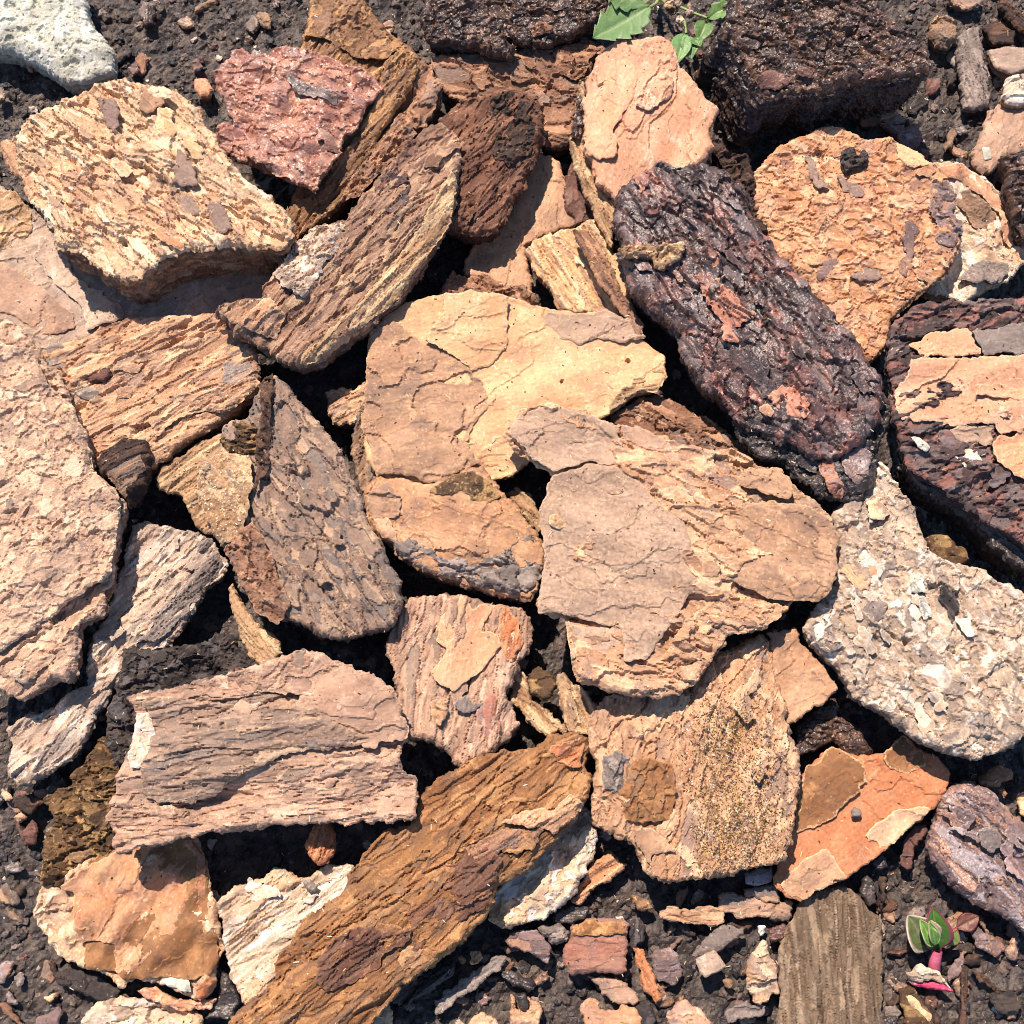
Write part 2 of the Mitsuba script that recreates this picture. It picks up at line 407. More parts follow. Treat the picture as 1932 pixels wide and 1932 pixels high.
    t /= np.linalg.norm(t, axis=1, keepdims=True) + 1e-9
    nor = np.c_[t[:, 1], -t[:, 0]]
    if not poly.exterior.is_ccw:
        nor = -nor
    depth = th + (0.9 if host is not None else 0.0)
    soft = b.copy()
    for _ in range(40):
        soft = 0.5 * soft + 0.25 * (np.roll(soft, 1, 0) + np.roll(soft, -1, 0))
    t = np.roll(soft, -1, 0) - np.roll(soft, 1, 0)
    t /= np.linalg.norm(t, axis=1, keepdims=True) + 1e-9
    nor = np.c_[t[:, 1], -t[:, 0]] * (1 if poly.exterior.is_ccw else -1)
    R = rows or (2 if host is not None else int(np.clip(depth / 1.5, 3, 13)))
    arc = np.r_[0, np.cumsum(np.linalg.norm(np.diff(b, axis=0), axis=1))]
    V, C = [np.c_[v, top]], [col]
    ring = np.arange(nb)
    F = [f]
    at = len(v)
    side, dark = S.pal[5], S.pal[2]
    for k in range(1, R + 1):
        tt = (k / R) ** 1.25
        lay = np.floor((tt * depth + 0.5 * pn(arc / 9, np.full(nb, seed * 1.7), seed + 81)) / lam)
        wob = (hs(lay, seed, 3) - 0.5) * 1.3 + 0.9 * pn(arc / 5 + lay * 7.7, lay * 3.1 + 0.5, seed + 82) + 0.5 * pn(arc / 1.4, lay * 5.3 + k * 0.9, seed + 83)
        out = (-inset * depth * tt ** 1.3 + min(1.0, 0.09 * depth + 0.15) * wob)
        out = out + min(1.7, 0.06 * depth + 0.1) * fb(arc / 6.5, np.full(nb, tt * depth / 2.4 + seed), seed + 86, 3)
        if flare is not None:
            out = out + tt * depth * np.clip(nor @ np.asarray(flare), 0, 9)
        mixd = min(1.0, tt * depth / 5.0)
        out = out + min(0.6, 0.04 * depth) * (pn(arc / 1.7, np.full(nb, tt * depth / 1.5), seed + 87) + 0.6 * pn(arc / 4.0, np.full(nb, tt * depth / 1.1), seed + 88))
        q = b * (1 - mixd) + soft * mixd + nor * out[:, None]
        zz = top[:nb] - depth * tt + 0.25 * pn(arc / 2, np.full(nb, k * 1.3), seed + 84)
        V.append(np.c_[q, zz])
        g = hs(lay, np.floor(arc / 11 + lay * 0.37), seed + 4)
        c = mx(np.broadcast_to(side, (nb, 3)), S.pal[0], 0.55 * sm(0.55, 0.95, g))
        c = mx(c, dark, 0.7 * (1 - sm(0.1, 0.4, g))) * np.exp(0.25 * pn(arc / 1.1, np.full(nb, k * 2.1), seed + 85))[:, None]
        C.append(np.clip(c, 0.004, 0.85))
        n = at + np.arange(nb)
        rn, nn = np.roll(ring, -1), np.roll(n, -1)
        q4 = (ring, n, nn, rn) if poly.exterior.is_ccw else (rn, nn, n, ring)
        F.append(np.c_[q4[0], q4[1], q4[2]])
        F.append(np.c_[q4[0], q4[2], q4[3]])
        ring = n
        at += nb
    if host is None:
        V.append(np.r_[b.mean(0), V[-1][:, 2].mean()][None])
        C.append(side[None])
        F.append(np.c_[np.roll(ring, -1), ring, np.full(nb, at)])
    S.v, S.f, S.c = np.vstack(V), np.vstack(F), np.vstack(C)
    return S


TRIS = [0]
TOPS = []


def put(key, S, bsdf, smooth=False):
    m = trimesh.Trimesh(S.v / 1000, S.f, process=False)
    scene[key] = mikit.ply(m, bsdf, smooth=smooth, color=S.c)
    TRIS[0] += len(S.f)
    TOPS.append(S)
    return S


COUNT = {}


def name(base):
    n = COUNT.get(base, -1) + 1
    COUNT[base] = n
    return base if n == 0 else f'{base}_{n:03d}'


SEED = [10]


def nseed():
    SEED[0] += 1
    return SEED[0] * 7 % 200 + SEED[0] // 30


def chunk(base, label, cat, px, z, th, plates=(), flakes=0, flake_pals=None, bsdf='bark_dry', group=None, fsize=(2.2, 6.0), foot=True, smooth=False, **kw):
    key = name(base)
    kw.setdefault('seed', nseed())
    S = make(px, z, th, **kw)
    put(key, S, bsdf, smooth)
    labels[key] = {'label': label, 'category': cat}
    if group:
        labels[key]['group'] = group
    if foot:
        FOOT.append(S.poly)
    S.key = key
    for pl in plates:
        plate(S, bsdf=pl.pop('bsdf', bsdf), **pl)
    if flakes:
        rs = np.random.default_rng(kw['seed'] + 77)
        x0, y0, x1, y1 = S.poly.bounds
        inner = S.poly.buffer(-4.0)
        g = math.radians(kw.get('grain', 0))
        n = tries = 0
        pals = flake_pals or [kw.get('pal', 'tan')]
        while n < flakes and tries < 400 and not inner.is_empty:
            tries += 1
            c = np.array([rs.uniform(x0, x1), rs.uniform(y0, y1)])
            if not inner.contains(Point(c)):
                continue
            a, b = rs.uniform(*fsize), rs.uniform(*fsize)
            a, b = max(a, b) * 1.15, min(a, b)
            a *= rs.uniform(1.0, 1.7)
            m = rs.integers(6, 11)
            ang = np.sort(rs.uniform(0, 2 * np.pi, m)) * 0.35 + np.arange(m) * 2 * np.pi / m * 0.65 + rs.uniform(0, 0.4)
            rr = rs.uniform(0.45, 1.2, m)
            q = np.c_[a * rr * np.cos(ang), b * rr * np.sin(ang)]
            gg = g + rs.normal(0, 0.3)
            q = q @ np.array([[math.cos(gg), math.sin(gg)], [-math.sin(gg), math.cos(gg)]]) + c
            fl = flake_world(S, q, rs, pals[rs.integers(len(pals))], kw)
            put(name2(key, 'flake'), fl, bsdf)
            n += 1
    return S


def name2(key, part):
    n = name(f'{key}__{part}')
    return n


def plate(S, px, t=1.2, part='layer', label=None, bsdf='bark_dry', smooth=False, **kw):
    kw.setdefault('seed', nseed())
    kw.setdefault('rnd', 0.5)
    kw.setdefault('jag', 0.9)
    kw.setdefault('rim', (None, 0.7))
    kw.setdefault('sink', (t * 0.75, (kw['seed'] * 2.4) % 6.283))
    kw.setdefault('grain', math.degrees(S.grain))
    P = make(px, 0, t, host=S, **kw)
    k = name2(S.key, part)
    put(k, P, bsdf, smooth)
    if label:
        labels[k] = {'label': label}
    P.key = S.key
    return P


def to_px(w):
    r = np.asarray(w, float) - CAM
    d = r @ FWD
    return np.c_[(r @ RIGHT / d / TAN + 1) * 966, (1 - r @ UP / d / TAN) * 966]


def flake_world(S, q, rs, pal, kw):
    t = rs.uniform(0.25, 0.5)
    pal = [0.7 * h_ + 0.3 * p_ for h_, p_ in zip(S.pal, PAL[pal])]
    z = S.level(q[:, 0], q[:, 1]) + t
    return make(to_px(np.c_[q, z]), 0, t, host=S, style='chip', pal=pal, rim=(None, 0.5), grain=math.degrees(S.grain), jag=1.2, rnd=0.3, sink=(t * 1.3, rs.uniform(0, 2 * np.pi)),
                seed=int(rs.integers(0, 200)), step=0.72, lift=0.0, patch=0.6, curl=rs.uniform(0, 0.6), rows=2)


# ------------------------------------------------------------------ the bark pieces, lowest first
HID = 'bark pieces'
# -- right, upper
chunk('bark_plate', 'cream plate with a grey crackled oval, half hidden under the round orange plate', 'bark',
      tl('C', (1400, 905), (1520, 905), (1640, 945), (1730, 1000), (1830, 1080), (1900, 1170), (1932, 1300), (1990, 1420), (1910, 1510), (1850, 1570), (1760, 1600), (1700, 1650), (1600, 1700), (1510, 1660), (1390, 1650), (1300, 1500), (1350, 1100)),
      15, 12, pal='white', style='wavy', grain=-60, patch=0.3,
      plates=[dict(px=tl('C', (1540, 1090), (1600, 1070), (1680, 1110), (1750, 1160), (1770, 1230), (1730, 1290), (1660, 1280), (1600, 1200)), t=0.6, pal='brown', style='pitted', part='patch', label='grey brown crackled oval patch'),
              dict(px=tl('C', (1640, 1480), (1720, 1450), (1840, 1470), (1860, 1530), (1760, 1600), (1670, 1590), (1560, 1570)), t=1.6, pal='slate', style='pitted', part='lump'),
              dict(px=tl('C', (1420, 920), (1520, 925), (1640, 965), (1740, 1030), (1820, 1110), (1880, 1200), (1900, 1330), (1860, 1390), (1810, 1280), (1770, 1170), (1680, 1080), (1560, 1010), (1480, 1000)), t=1.2, pal='peach', style='smooth', part='rim')])
chunk('bark_piece', 'flat pink piece lying at the right edge, a white scrap on it', 'bark',
      tl('C', (1740, 610), (1800, 575), (1990, 590), (1990, 850), (1850, 880), (1790, 930), (1740, 985), (1700, 985), (1650, 930), (1630, 860), (1680, 770), (1710, 680)), 8, 7, pal='pink', style='smooth', grain=60)
chunk('bark_piece', 'cream cracked piece at the right edge above the flat pink one', 'bark',
      tl('C', (1830, 440), (1932, 410), (1990, 410), (1990, 590), (1870, 580), (1810, 550), (1820, 500)), 13, 10, pal='white', style='flaky', grain=20)
chunk('bark_piece', 'dark brown lump cut off by the right edge, beside the cream plate', 'bark',
      tl('C', (1800, 880), (1932, 860), (2020, 860), (2020, 1330), (1932, 1340), (1860, 1180), (1820, 1060), (1840, 960)), 26, 22, pal='black', style='rough', bsdf='bark_damp')
chunk('bark_plate', 'round orange plate with grey scars, left edge hidden by the long black chunk', 'bark',
      [(1425, 322)] + tl('C', (500, 880), (560, 810), (640, 780), (720, 750), (800, 700), (880, 700), (960, 740), (1040, 780), (1130, 780), (1180, 750), (1240, 800), (1340, 850), (1420, 910), (1500, 1000), (1550, 1090), (1540, 1200), (1590, 1330), (1560, 1420), (1510, 1520), (1440, 1590), (1370, 1630), (1300, 1680), (1240, 1750), (1190, 1800)) + [(1670, 656), (1640, 690), (1590, 640), (1530, 560), (1470, 490), (1432, 425), (1420, 370)],
      27, 18, pal='orange', style='scaly', grain=-15, gx=0.2, dome=2.0, rnd=3, jag=0.8, patch=0.8, flakes=7, flake_pals=['orange', 'honey', 'violet', 'pink'], fsize=(2.2, 5.0),
      plates=[dict(px=tl('C', (710, 880), (760, 890), (780, 1000), (830, 1040), (780, 1060), (720, 1000)), t=0.3, pal='scar', style='plain', part='scar', jag=1.3, rim=None),
              dict(px=tl('C', (870, 980), (930, 1000), (1020, 1050), (1040, 1100), (960, 1110), (900, 1060)), t=0.3, pal='scar', style='plain', part='scar', jag=1.3, rim=None),
              dict(px=tl('C', (790, 1480), (880, 1450), (890, 1500), (830, 1560), (760, 1570)), t=0.3, pal='violet', style='plain', part='scar', jag=1.3, rim=None),
              dict(px=tl('C', (980, 1510), (1100, 1510), (1135, 1560), (1080, 1590), (990, 1580), (940, 1560)), t=0.3, pal='scar', style='plain', part='scar', jag=1.3, rim=None),
              dict(px=tl('C', (1260, 1240), (1330, 1260), (1310, 1400), (1270, 1560), (1230, 1540), (1250, 1420)), t=0.3, pal='violet', style='plain', part='scar', jag=1.3, rim=None),
              dict(px=tl('C', (1210, 800), (1340, 860), (1400, 920), (1320, 940), (1220, 910)), t=1.0, pal='honey', style='plain', part='layer'),
              dict(px=tl('C', (1420, 1030), (1500, 1010), (1550, 1090), (1545, 1200), (1590, 1330), (1520, 1390), (1440, 1360), (1440, 1250), (1400, 1180)), t=0.7, pal='violet', style='scaly', part='layer', label='dark violet layer along the right rim', jag=1.3)])
chunk('soil_clod', 'dark crumbly clod resting near the top of the round orange plate', 'clod',
      tl('C', (910, 840), (960, 820), (1000, 870), (1040, 840), (1070, 880), (1040, 910), (970, 930), (930, 960), (905, 910)), 33, 5, pal='char', style='rough', rnd=1.2, foot=False)
# -- top
chunk('bark_chunk', 'cracked brown chunk in the middle of the top, under the blackish piece at the edge', 'bark',
      tl('B', (510, 310), (600, 300), (680, 290), (760, 290), (850, 300), (940, 300), (980, 290), (1100, 260), (1200, 250), (1280, 230), (1380, 220), (1490, 240), (1500, 290), (1430, 340), (1410, 410), (1380, 440), (1350, 560), (1320, 620), (1320, 800), (1200, 830), (1130, 800), (1100, 640), (1000, 540), (880, 530), (800, 560), (700, 560), (640, 560), (590, 520), (560, 440), (520, 400)),
      16, 14, pal='rust', style='flaky', grain=-10, flakes=3, flake_pals=['rust', 'moss', 'brown'],
      plates=[dict(px=tl('B', (1200, 290), (1280, 240), (1390, 235), (1480, 260), (1400, 330), (1380, 420), (1330, 460), (1260, 430), (1220, 370)), t=1.8, pal='rust', style='flaky', part='layer')])
chunk('bark_chunk', 'blackish brown chunk with a ragged lower edge cut off by the top of the picture', 'bark',
      tl('B', (470, -120), (1510, -120), (1505, 30), (1450, 110), (1400, 130), (1380, 160), (1300, 190), (1230, 200), (1200, 240), (1130, 245), (1070, 230), (1010, 215), (960, 190), (930, 205), (960, 240), (1000, 270), (960, 310), (880, 310), (830, 290), (760, 250), (700, 250), (620, 230), (540, 230), (480, 200), (475, 150), (455, 120)),
      27, 16, gy=-0.5, pal='black', style='rough', bsdf='bark_damp', rnd=3, jag=1.2, flakes=2, flake_pals=['black', 'rust'],
      plates=[dict(px=tl('B', (1050, 150), (1120, 130), (1190, 150), (1180, 190), (1090, 200)), t=0.8, pal='rust', style='rough', part='patch', bsdf='bark_dry')])
# -- behind the middle
chunk('bark_slab', 'flat tan slab with a shadow across it, between frayed dark piece and pale yellow piece', 'bark',
      tl('B', (1080, 850), (1140, 860), (1230, 900), (1270, 1000), (1330, 1150), (1330, 1260), (1150, 1330), (1040, 1380), (1060, 1500), (1100, 1650), (1000, 1700), (850, 1600), (690, 1540), (700, 1450), (780, 1320), (900, 1150), (1000, 1000)),
      12, 10, pal='tan', style='plain', grain=70, bsdf='bark_smooth')
chunk('bark_sliver', 'dark red sliver in the shade between the pale yellow and the peach piece', 'bark',
      tl('B', (1250, 1050), (1300, 900), (1350, 1000), (1460, 1230), (1330, 1260), (1270, 1180)), 14, 8, pal='wine', style='chip', grain=65)
chunk('bark_piece', 'reddish brown crumbly piece peeping out above the big honey coloured plate', 'bark',
      tl('B', (540, 1660), (600, 1560), (640, 1510), (720, 1540), (800, 1530), (870, 1570), (930, 1610), (1040, 1600), (1110, 1670), (1100, 1740), (900, 1740), (700, 1720)), 18, 14, pal='rust', style='rough', grain=-20)
chunk('bark_slab', 'pale yellow slab with splintered grooves and a jagged shadow, left of the long black chunk', 'bark',
      tl('B', (1040, 1400), (1090, 1340), (1180, 1310), (1310, 1270), (1440, 1220), (1490, 1300), (1540, 1400), (1600, 1500), (1640, 1640), (1660, 1760), (1500, 1760), (1430, 1780), (1300, 1760), (1220, 1700), (1190, 1620), (1100, 1530)),
      21, 10, pal='honey', style='fibre', grain=-62, gx=0.8, streak=0.6, flakes=2, flake_pals=['honey', 'coral'])
chunk('bark_sliver', 'narrow red brown curl standing on the pale yellow slab', 'bark',
      tl('B', (1310, 1290), (1400, 1300), (1470, 1380), (1540, 1500), (1580, 1620), (1650, 1720), (1715, 1830), (1680, 1880), (1600, 1790), (1510, 1660), (1440, 1560), (1420, 1480), (1350, 1390)),
      33, 5, pal='rust', style='fibre', grain=-58, rnd=2.0, gx=1.2)
chunk('bark_chunk', 'peach coloured chunk with a raised oval knot, just below the green weed', 'bark',
      tl('B', (1460, 290), (1500, 250), (1560, 210), (1700, 210), (1800, 195), (1860, 230), (1900, 280), (1915, 350)) + tl('C', (30, 400), (100, 470), (150, 540), (215, 600), (200, 660), (160, 740), (190, 830), (160, 880), (60, 960)) + tl('B', (1900, 1000), (1800, 1000), (1700, 1060), (1620, 1100), (1570, 1130), (1520, 1080), (1440, 1020), (1420, 950), (1380, 860), (1370, 780), (1380, 700), (1370, 560), (1390, 430)),
      33, 20, gx=0.3, pal='peach', style='smooth', grain=70, bsdf='bark_smooth', rnd=2.5, dome=1.5, patch=0.7,
      plates=[dict(px=tl('B', (1500, 330), (1560, 310), (1620, 330), (1680, 400), (1670, 480), (1640, 570), (1590, 640), (1540, 720), (1560, 800), (1540, 890), (1450, 900), (1390, 860), (1380, 760), (1390, 650), (1470, 560), (1490, 440)), t=1.2, pal='coral', style='plain', bsdf='bark_smooth', part='layer', label='raised orange peach layer along the left side'),
              dict(px=tl('B', (1690, 480), (1760, 430), (1840, 400), (1880, 440), (1870, 520), (1820, 570), (1730, 620), (1660, 600), (1670, 540)), t=1.8, pal='peach', style='wavy', bsdf='bark_smooth', part='knot', label='raised oval knot', dome=1.0),
              dict(px=tl('B', (1700, 240), (1800, 215), (1860, 240), (1890, 300), (1880, 380), (1780, 380), (1700, 320)), t=0.8, pal='coral', style='pitted', bsdf='bark_smooth', part='layer')])
chunk('bark_strip', 'black ragged strip along the left flank of the peach chunk', 'bark',
      tl('B', (1350, 440), (1400, 420), (1380, 560), (1390, 700), (1370, 790), (1420, 960), (1470, 1040), (1560, 1140), (1540, 1300), (1530, 1380), (1440, 1230), (1370, 1060), (1310, 900), (1290, 780), (1320, 700), (1330, 560)),
      26, 16, pal='fibre', style='fibre', grain=-65, rnd=2,
      plates=[dict(px=tl('B', (1350, 440), (1395, 430), (1375, 560), (1385, 690), (1350, 780), (1300, 780), (1325, 650), (1330, 540)), t=1.2, pal='black', style='rough', part='layer', bsdf='bark_damp', label='black crumbly upper part')])
chunk('bark_piece', 'small dark brown piece wedged between the peach chunk and the round orange plate', 'bark',
      [(1340, 262), (1362, 262), (1380, 285), (1410, 285), (1425, 330), (1445, 400), (1452, 440), (1420, 430), (1380, 350)], 28, 20, pal='black', style='rough')
chunk('bark_block', 'big black brown damp block at the top right, its thick front face in shade', 'bark',
      tl('C', (320, -120), (1090, -120), (1130, 50), (1240, 130), (1330, 200), (1400, 280), (1420, 340), (1400, 380), (1300, 410), (1200, 420), (1050, 440), (900, 465), (830, 505), (700, 500), (600, 525), (480, 535), (430, 470), (370, 380), (340, 290), (290, 230), (230, 170), (250, 130), (320, 60)),
      48, 38, gx=-0.4, gy=-0.4, pal='black', style='rough', grain=-20, bsdf='bark_damp', rnd=4.0, jag=1.2, inset=0.12, flare=(-0.35, -0.10), lam=2.2, rows=46, flakes=4, flake_pals=['black', 'char', 'wine'],
      plates=[dict(px=tl('C', (640, 390), (700, 370), (745, 400), (740, 440), (680, 440)), t=0.8, pal='wine', style='chip', part='patch'),
              dict(px=tl('C', (400, 430), (520, 400), (640, 430), (560, 500), (450, 500)), t=0.8, pal='wine', style='chip', part='patch'),
              dict(px=tl('C', (1000, 440), (1080, 380), (1180, 370), (1140, 420)), t=0.8, pal='wine', style='chip', part='patch')])
# -- left, upper
chunk('bark_chunk', 'brown chunk with deep parallel ridges reaching the top edge, right of the red wavy piece', 'bark',
      [(595, -50), (690, -50), (692, 5), (720, 40), (755, 75), (790, 100), (808, 125), (812, 145), (838, 165), (830, 190), (815, 215), (795, 245), (775, 255), (745, 285), (700, 320), (660, 360), (625, 400), (590, 430), (560, 445), (548, 438), (540, 400), (560, 350), (600, 200), (560, 150), (560, 92), (580, 40)],
      22, 18, gx=-0.3, pal='ridge', style='ridged', grain=52, rnd=3, flakes=1, flake_pals=['ridge', 'rust'],
      plates=[dict(px=tl('B', (330, 300), (400, 290), (440, 340), (430, 410), (380, 520), (290, 650), (170, 810), (50, 930), (-60, 1050), (-110, 1130), (-150, 1080), (-60, 930), (60, 780), (130, 680), (190, 560), (230, 440), (270, 340)), t=4.5, rnd=2.5, pal='ridge', style='fibre', part='ridge', label='long raised rounded ridge'),
              dict(px=tl('B', (440, 380), (510, 350), (520, 430), (580, 480), (540, 600), (480, 720), (400, 700), (360, 660), (400, 540)), t=2.0, pal='rust', style='flaky', part='layer', label='pinkish brown outer layer'),
              dict(px=tl('B', (-60, -100), (120, -100), (130, 20), (220, 160), (320, 270), (260, 340), (120, 330), (-40, 250), (-180, 200), (-190, 60)), t=1.2, pal='ridge', style='wavy', part='layer'),
              dict(px=tl('B', (340, 640), (440, 740), (330, 870), (180, 1010), (100, 1100), (0, 1130), (60, 1000), (200, 850)), t=1.4, pal='rust', style='rough', part='layer')])
chunk('bark_flake', 'reddish pink wavy flake with a toothed left edge, overhanging the ridged brown chunk', 'bark',
      [(431, 89), (456, 89), (469, 100), (503, 97), (516, 82), (543, 85), (590, 92), (640, 112), (700, 135), (722, 165), (706, 178), (684, 215), (666, 241), (648, 258), (640, 279), (630, 302), (612, 330), (600, 345), (597, 362), (560, 350), (535, 335), (500, 325), (478, 310), (450, 300), (430, 287), (408, 270), (398, 255), (412, 248), (410, 235), (440, 230), (430, 215), (425, 195), (418, 180), (410, 160), (405, 145), (400, 135), (425, 120), (432, 105)],
      33, 7, gy=-1.0, pal='red', style='wavy', grain=-20, jag=1.2, rnd=1.8, bsdf='bark_gloss', dome=1.5, patch=0.6, inset=0.5, flakes=1, flake_pals=['red', 'pink'],
      plates=[dict(px=tl('A', (1330, 810), (1400, 790), (1470, 870), (1600, 960), (1640, 1010), (1560, 990), (1440, 920)), t=0.9, pal='red', style='wavy', part='layer'),
              dict(px=tl('A', (1620, 420), (1760, 470), (1900, 520), (1900, 580), (1760, 540), (1640, 500)), t=0.6, pal='slate', style='smooth', part='layer', label='greyish layer near the ridge')])
chunk('bark_chunk', 'dark frayed chunk with splintered lower side, left of the peach chunk with the knot', 'bark',
      tl('B', (560, 660), (640, 580), (700, 550), (800, 530), (930, 490), (1080, 520), (1140, 600), (1140, 770), (1110, 860), (1060, 940), (1000, 1080), (940, 1160), (890, 1290), (760, 1310), (640, 1270), (560, 1250), (560, 1000), (540, 850)),
      33, 24, gx=-0.6, pal='umber', style='ridged', grain=52, rnd=3, jag=1.0, bsdf='bark_dry', flakes=2, flake_pals=['black', 'rust', 'moss'],
      plates=[dict(px=tl('B', (830, 560), (960, 500), (1080, 540), (1130, 640), (1110, 760), (1060, 860), (940, 930), (850, 860), (880, 740)), t=1.0, pal='black', style='rough', part='patch', label='blackened end')])
chunk('bark_slab', 'smooth cream slab in the shadow of the yellow flaky block', 'bark',
      [(-60, 350), (0, 345), (40, 380), (100, 420), (250, 450), (420, 440), (520, 430), (520, 520), (480, 600), (400, 610), (330, 612), (250, 605), (200, 625), (150, 650), (60, 690), (-60, 640)],
      17, 14, pal='grey', style='smooth', grain=35, bsdf='bark_smooth', patch=0.4,
      plates=[dict(px=tl('A', (230, 1330), (330, 1370), (430, 1560), (560, 1640), (680, 1720), (700, 1800), (500, 1850), (440, 1700), (280, 1560), (190, 1450)), t=1.2, pal='grey', style='plain', bsdf='bark_smooth'),
              dict(px=tl('A', (-200, 1450), (0, 1480), (130, 1540), (270, 1650), (400, 1760), (420, 1850), (250, 1880), (60, 1760), (-200, 1700)), t=1.0, pal='pink', style='plain', bsdf='bark_smooth'),
              dict(px=tl('A', (-120, 1080), (60, 1060), (150, 1140), (180, 1270), (120, 1380), (-100, 1420)), t=1.6, pal='fibre', style='wavy')])
chunk('bark_block', 'cream orange flaky block with grey scars and a dark layered front, at the upper left', 'bark',
      tl('A', (480, 490), (560, 455), (700, 450), (840, 455), (960, 490), (1050, 540), (1105, 610), (1150, 690), (1200, 750), (1260, 850), (1330, 950), (1440, 1040), (1540, 1130), (1620, 1200), (1640, 1240), (1630, 1330), (1600, 1380), (1480, 1385), (1330, 1390), (1150, 1395), (1020, 1420), (930, 1440), (850, 1500), (790, 1560), (700, 1555), (600, 1540), (510, 1460), (430, 1400), (310, 1380), (305, 1300), (240, 1210), (150, 1080), (110, 960), (80, 830), (70, 770), (120, 690), (190, 640), (280, 600), (330, 570), (400, 540)),
      51, 33, gy=-0.8, rows=28, pal='cream', style='block', grain=-42, jag=1.0, rnd=2.0, inset=0.06, patch=0.45, flakes=6, flake_pals=['cream', 'honey', 'cream', 'tan'],
      plates=[dict(px=tl('A', (530, 535), (640, 550), (670, 600), (680, 690), (640, 740), (600, 700), (570, 620)), t=0.3, pal='scar', style='plain', part='scar', label='grey scar', jag=1.3, rim=None),
              dict(px=tl('A', (1000, 840), (1060, 870), (1100, 960), (1120, 1020), (1060, 1050), (970, 1020), (990, 920)), t=0.3, pal='scar', style='plain', part='scar', label='grey scar', jag=1.3, rim=None),
              dict(px=tl('A', (990, 1100), (1090, 1100), (1115, 1200), (1080, 1225), (1010, 1190)), t=0.3, pal='scar', style='plain', part='scar', label='grey scar', jag=1.3, rim=None),
              dict(px=tl('A', (1130, 1110), (1230, 1140), (1300, 1220), (1310, 1290), (1240, 1310), (1180, 1260)), t=0.3, pal='scar', style='plain', part='scar', label='grey scar', jag=1.3, rim=None),
              dict(px=tl('A', (800, 490), (900, 500), (915, 590), (830, 630), (780, 600)), t=0.3, pal='dustan', style='plain', part='scar', label='brown scar', jag=1.3, rim=None),
              dict(px=tl('A', (880, 600), (960, 610), (990, 740), (940, 780), (870, 730)), t=1.0, pal='honey', style='chip', part='flake'),
              dict(px=tl('A', (850, 1260), (940, 1290), (1040, 1380), (1030, 1410), (950, 1380), (880, 1330)), t=0.8, pal='orange', style='plain', part='flake', label='smooth orange flake'),
              dict(px=tl('A', (1010, 750), (1130, 820), (1150, 890), (1080, 880)), t=1.0, pal='honey', style='chip', part='flake')])
chunk('bark_piece', 'thin orange layer jutting out under the left side of the yellow flaky block', 'bark',
      tl('A', (0, 800), (60, 765), (140, 860), (200, 1000), (300, 1150), (330, 1290), (250, 1200), (120, 1010), (60, 960), (0, 880)), 30, 8, pal='tan', style='fibre', grain=-55)
chunk('bark_chunk', 'long grey brown chunk with layered lower edge lying diagonally, right of the yellow flaky block', 'bark',
      [(776, 255), (800, 235), (835, 222), (865, 250), (870, 300), (862, 340), (862, 375), (850, 410), (830, 440), (806, 485), (780, 520), (750, 562), (709, 600), (650, 640), (622, 665), (600, 683), (562, 692), (535, 680), (510, 660), (490, 650), (478, 635), (440, 630), (432, 605), (405, 592), (410, 575), (450, 565), (495, 555), (500, 530), (523, 496), (545, 468), (600, 425), (650, 410), (659, 395), (690, 355), (716, 322), (745, 285)],
      42, 22, gx=-0.3, pal='weather', style='ridged', grain=48, rnd=4, dome=2.5, flakes=4, flake_pals=['rust', 'tan', 'ochre', 'plum'],
      plates=[dict(px=[(545, 470), (600, 428), (648, 415), (640, 470), (600, 520), (570, 560), (535, 545), (515, 520)], t=0.9, pal='grey', style='rough', part='crust', label='grey lichen like crust at the left end', jag=1.5, streak=0.3),
              dict(px=[(850, 320), (862, 350), (850, 420), (800, 490), (750, 562), (700, 606), (640, 648), (600, 680), (560, 690), (600, 640), (680, 570), (740, 500), (790, 430), (830, 360)], t=1.0, pal='fibre', style='fibre', part='layer', label='pale splintered lower edge'),
              dict(px=[(720, 335), (745, 310), (775, 330), (765, 380), (735, 400), (715, 370)], t=0.5, pal='plum', style='scaly', part='patch', jag=1.4, rim=None),
              dict(px=[(410, 580), (450, 568), (500, 560), (540, 590), (520, 640), (470, 625), (440, 610)], t=1.0, pal='tan', style='ridged', part='layer')])
# -- left, middle
chunk('bark_slab', 'pinkish tan slab with fine lengthwise cracks, above the triangular grey brown chunk', 'bark',
      [(70, 650), (150, 640), (200, 612), (240, 597), (330, 595), (400, 590), (440, 588), (480, 640), (487, 690), (493, 712), (480, 740), (455, 762), (425, 790), (385, 808), (350, 832), (300, 872), (260, 890), (200, 890), (150, 850), (90, 740)],
      28, 20, gx=0.3, pal='tan', style='ridged', grain=28, rnd=2.5, flakes=3, flake_pals=['tan', 'pink', 'grey'],
      plates=[dict(px=tl('D', (180, 60), (330, 0), (410, 60), (380, 150), (250, 180)), t=1.0, pal='slate', style='smooth', part='layer', label='grey layer at the upper left'),
              dict(px=tl('D', (1260, 120), (1400, 100), (1440, 190), (1330, 250), (1250, 240)), t=0.8, pal='slate', style='chip', part='patch'),
              dict(px=tl('D', (840, 380), (1010, 300), (1180, 270), (1250, 260), (1440, 200), (1470, 240), (1300, 400), (1000, 420), (860, 560), (840, 480)), t=1.3, pal='tan', style='ridged'),
              dict(px=tl('D', (360, 260), (440, 240), (560, 290), (560, 340), (440, 320)), t=0.6, pal='slate', style='chip', part='patch')])
chunk('seed_husk', 'small dark brown husk lying on the pinkish tan slab', 'husk',
      tl('D', (470, 205), (540, 160), (600, 140), (625, 165), (610, 205), (550, 230), (500, 235)), 31, 3, pal='wine', style='chip', grain=20, rnd=2.5, foot=False)
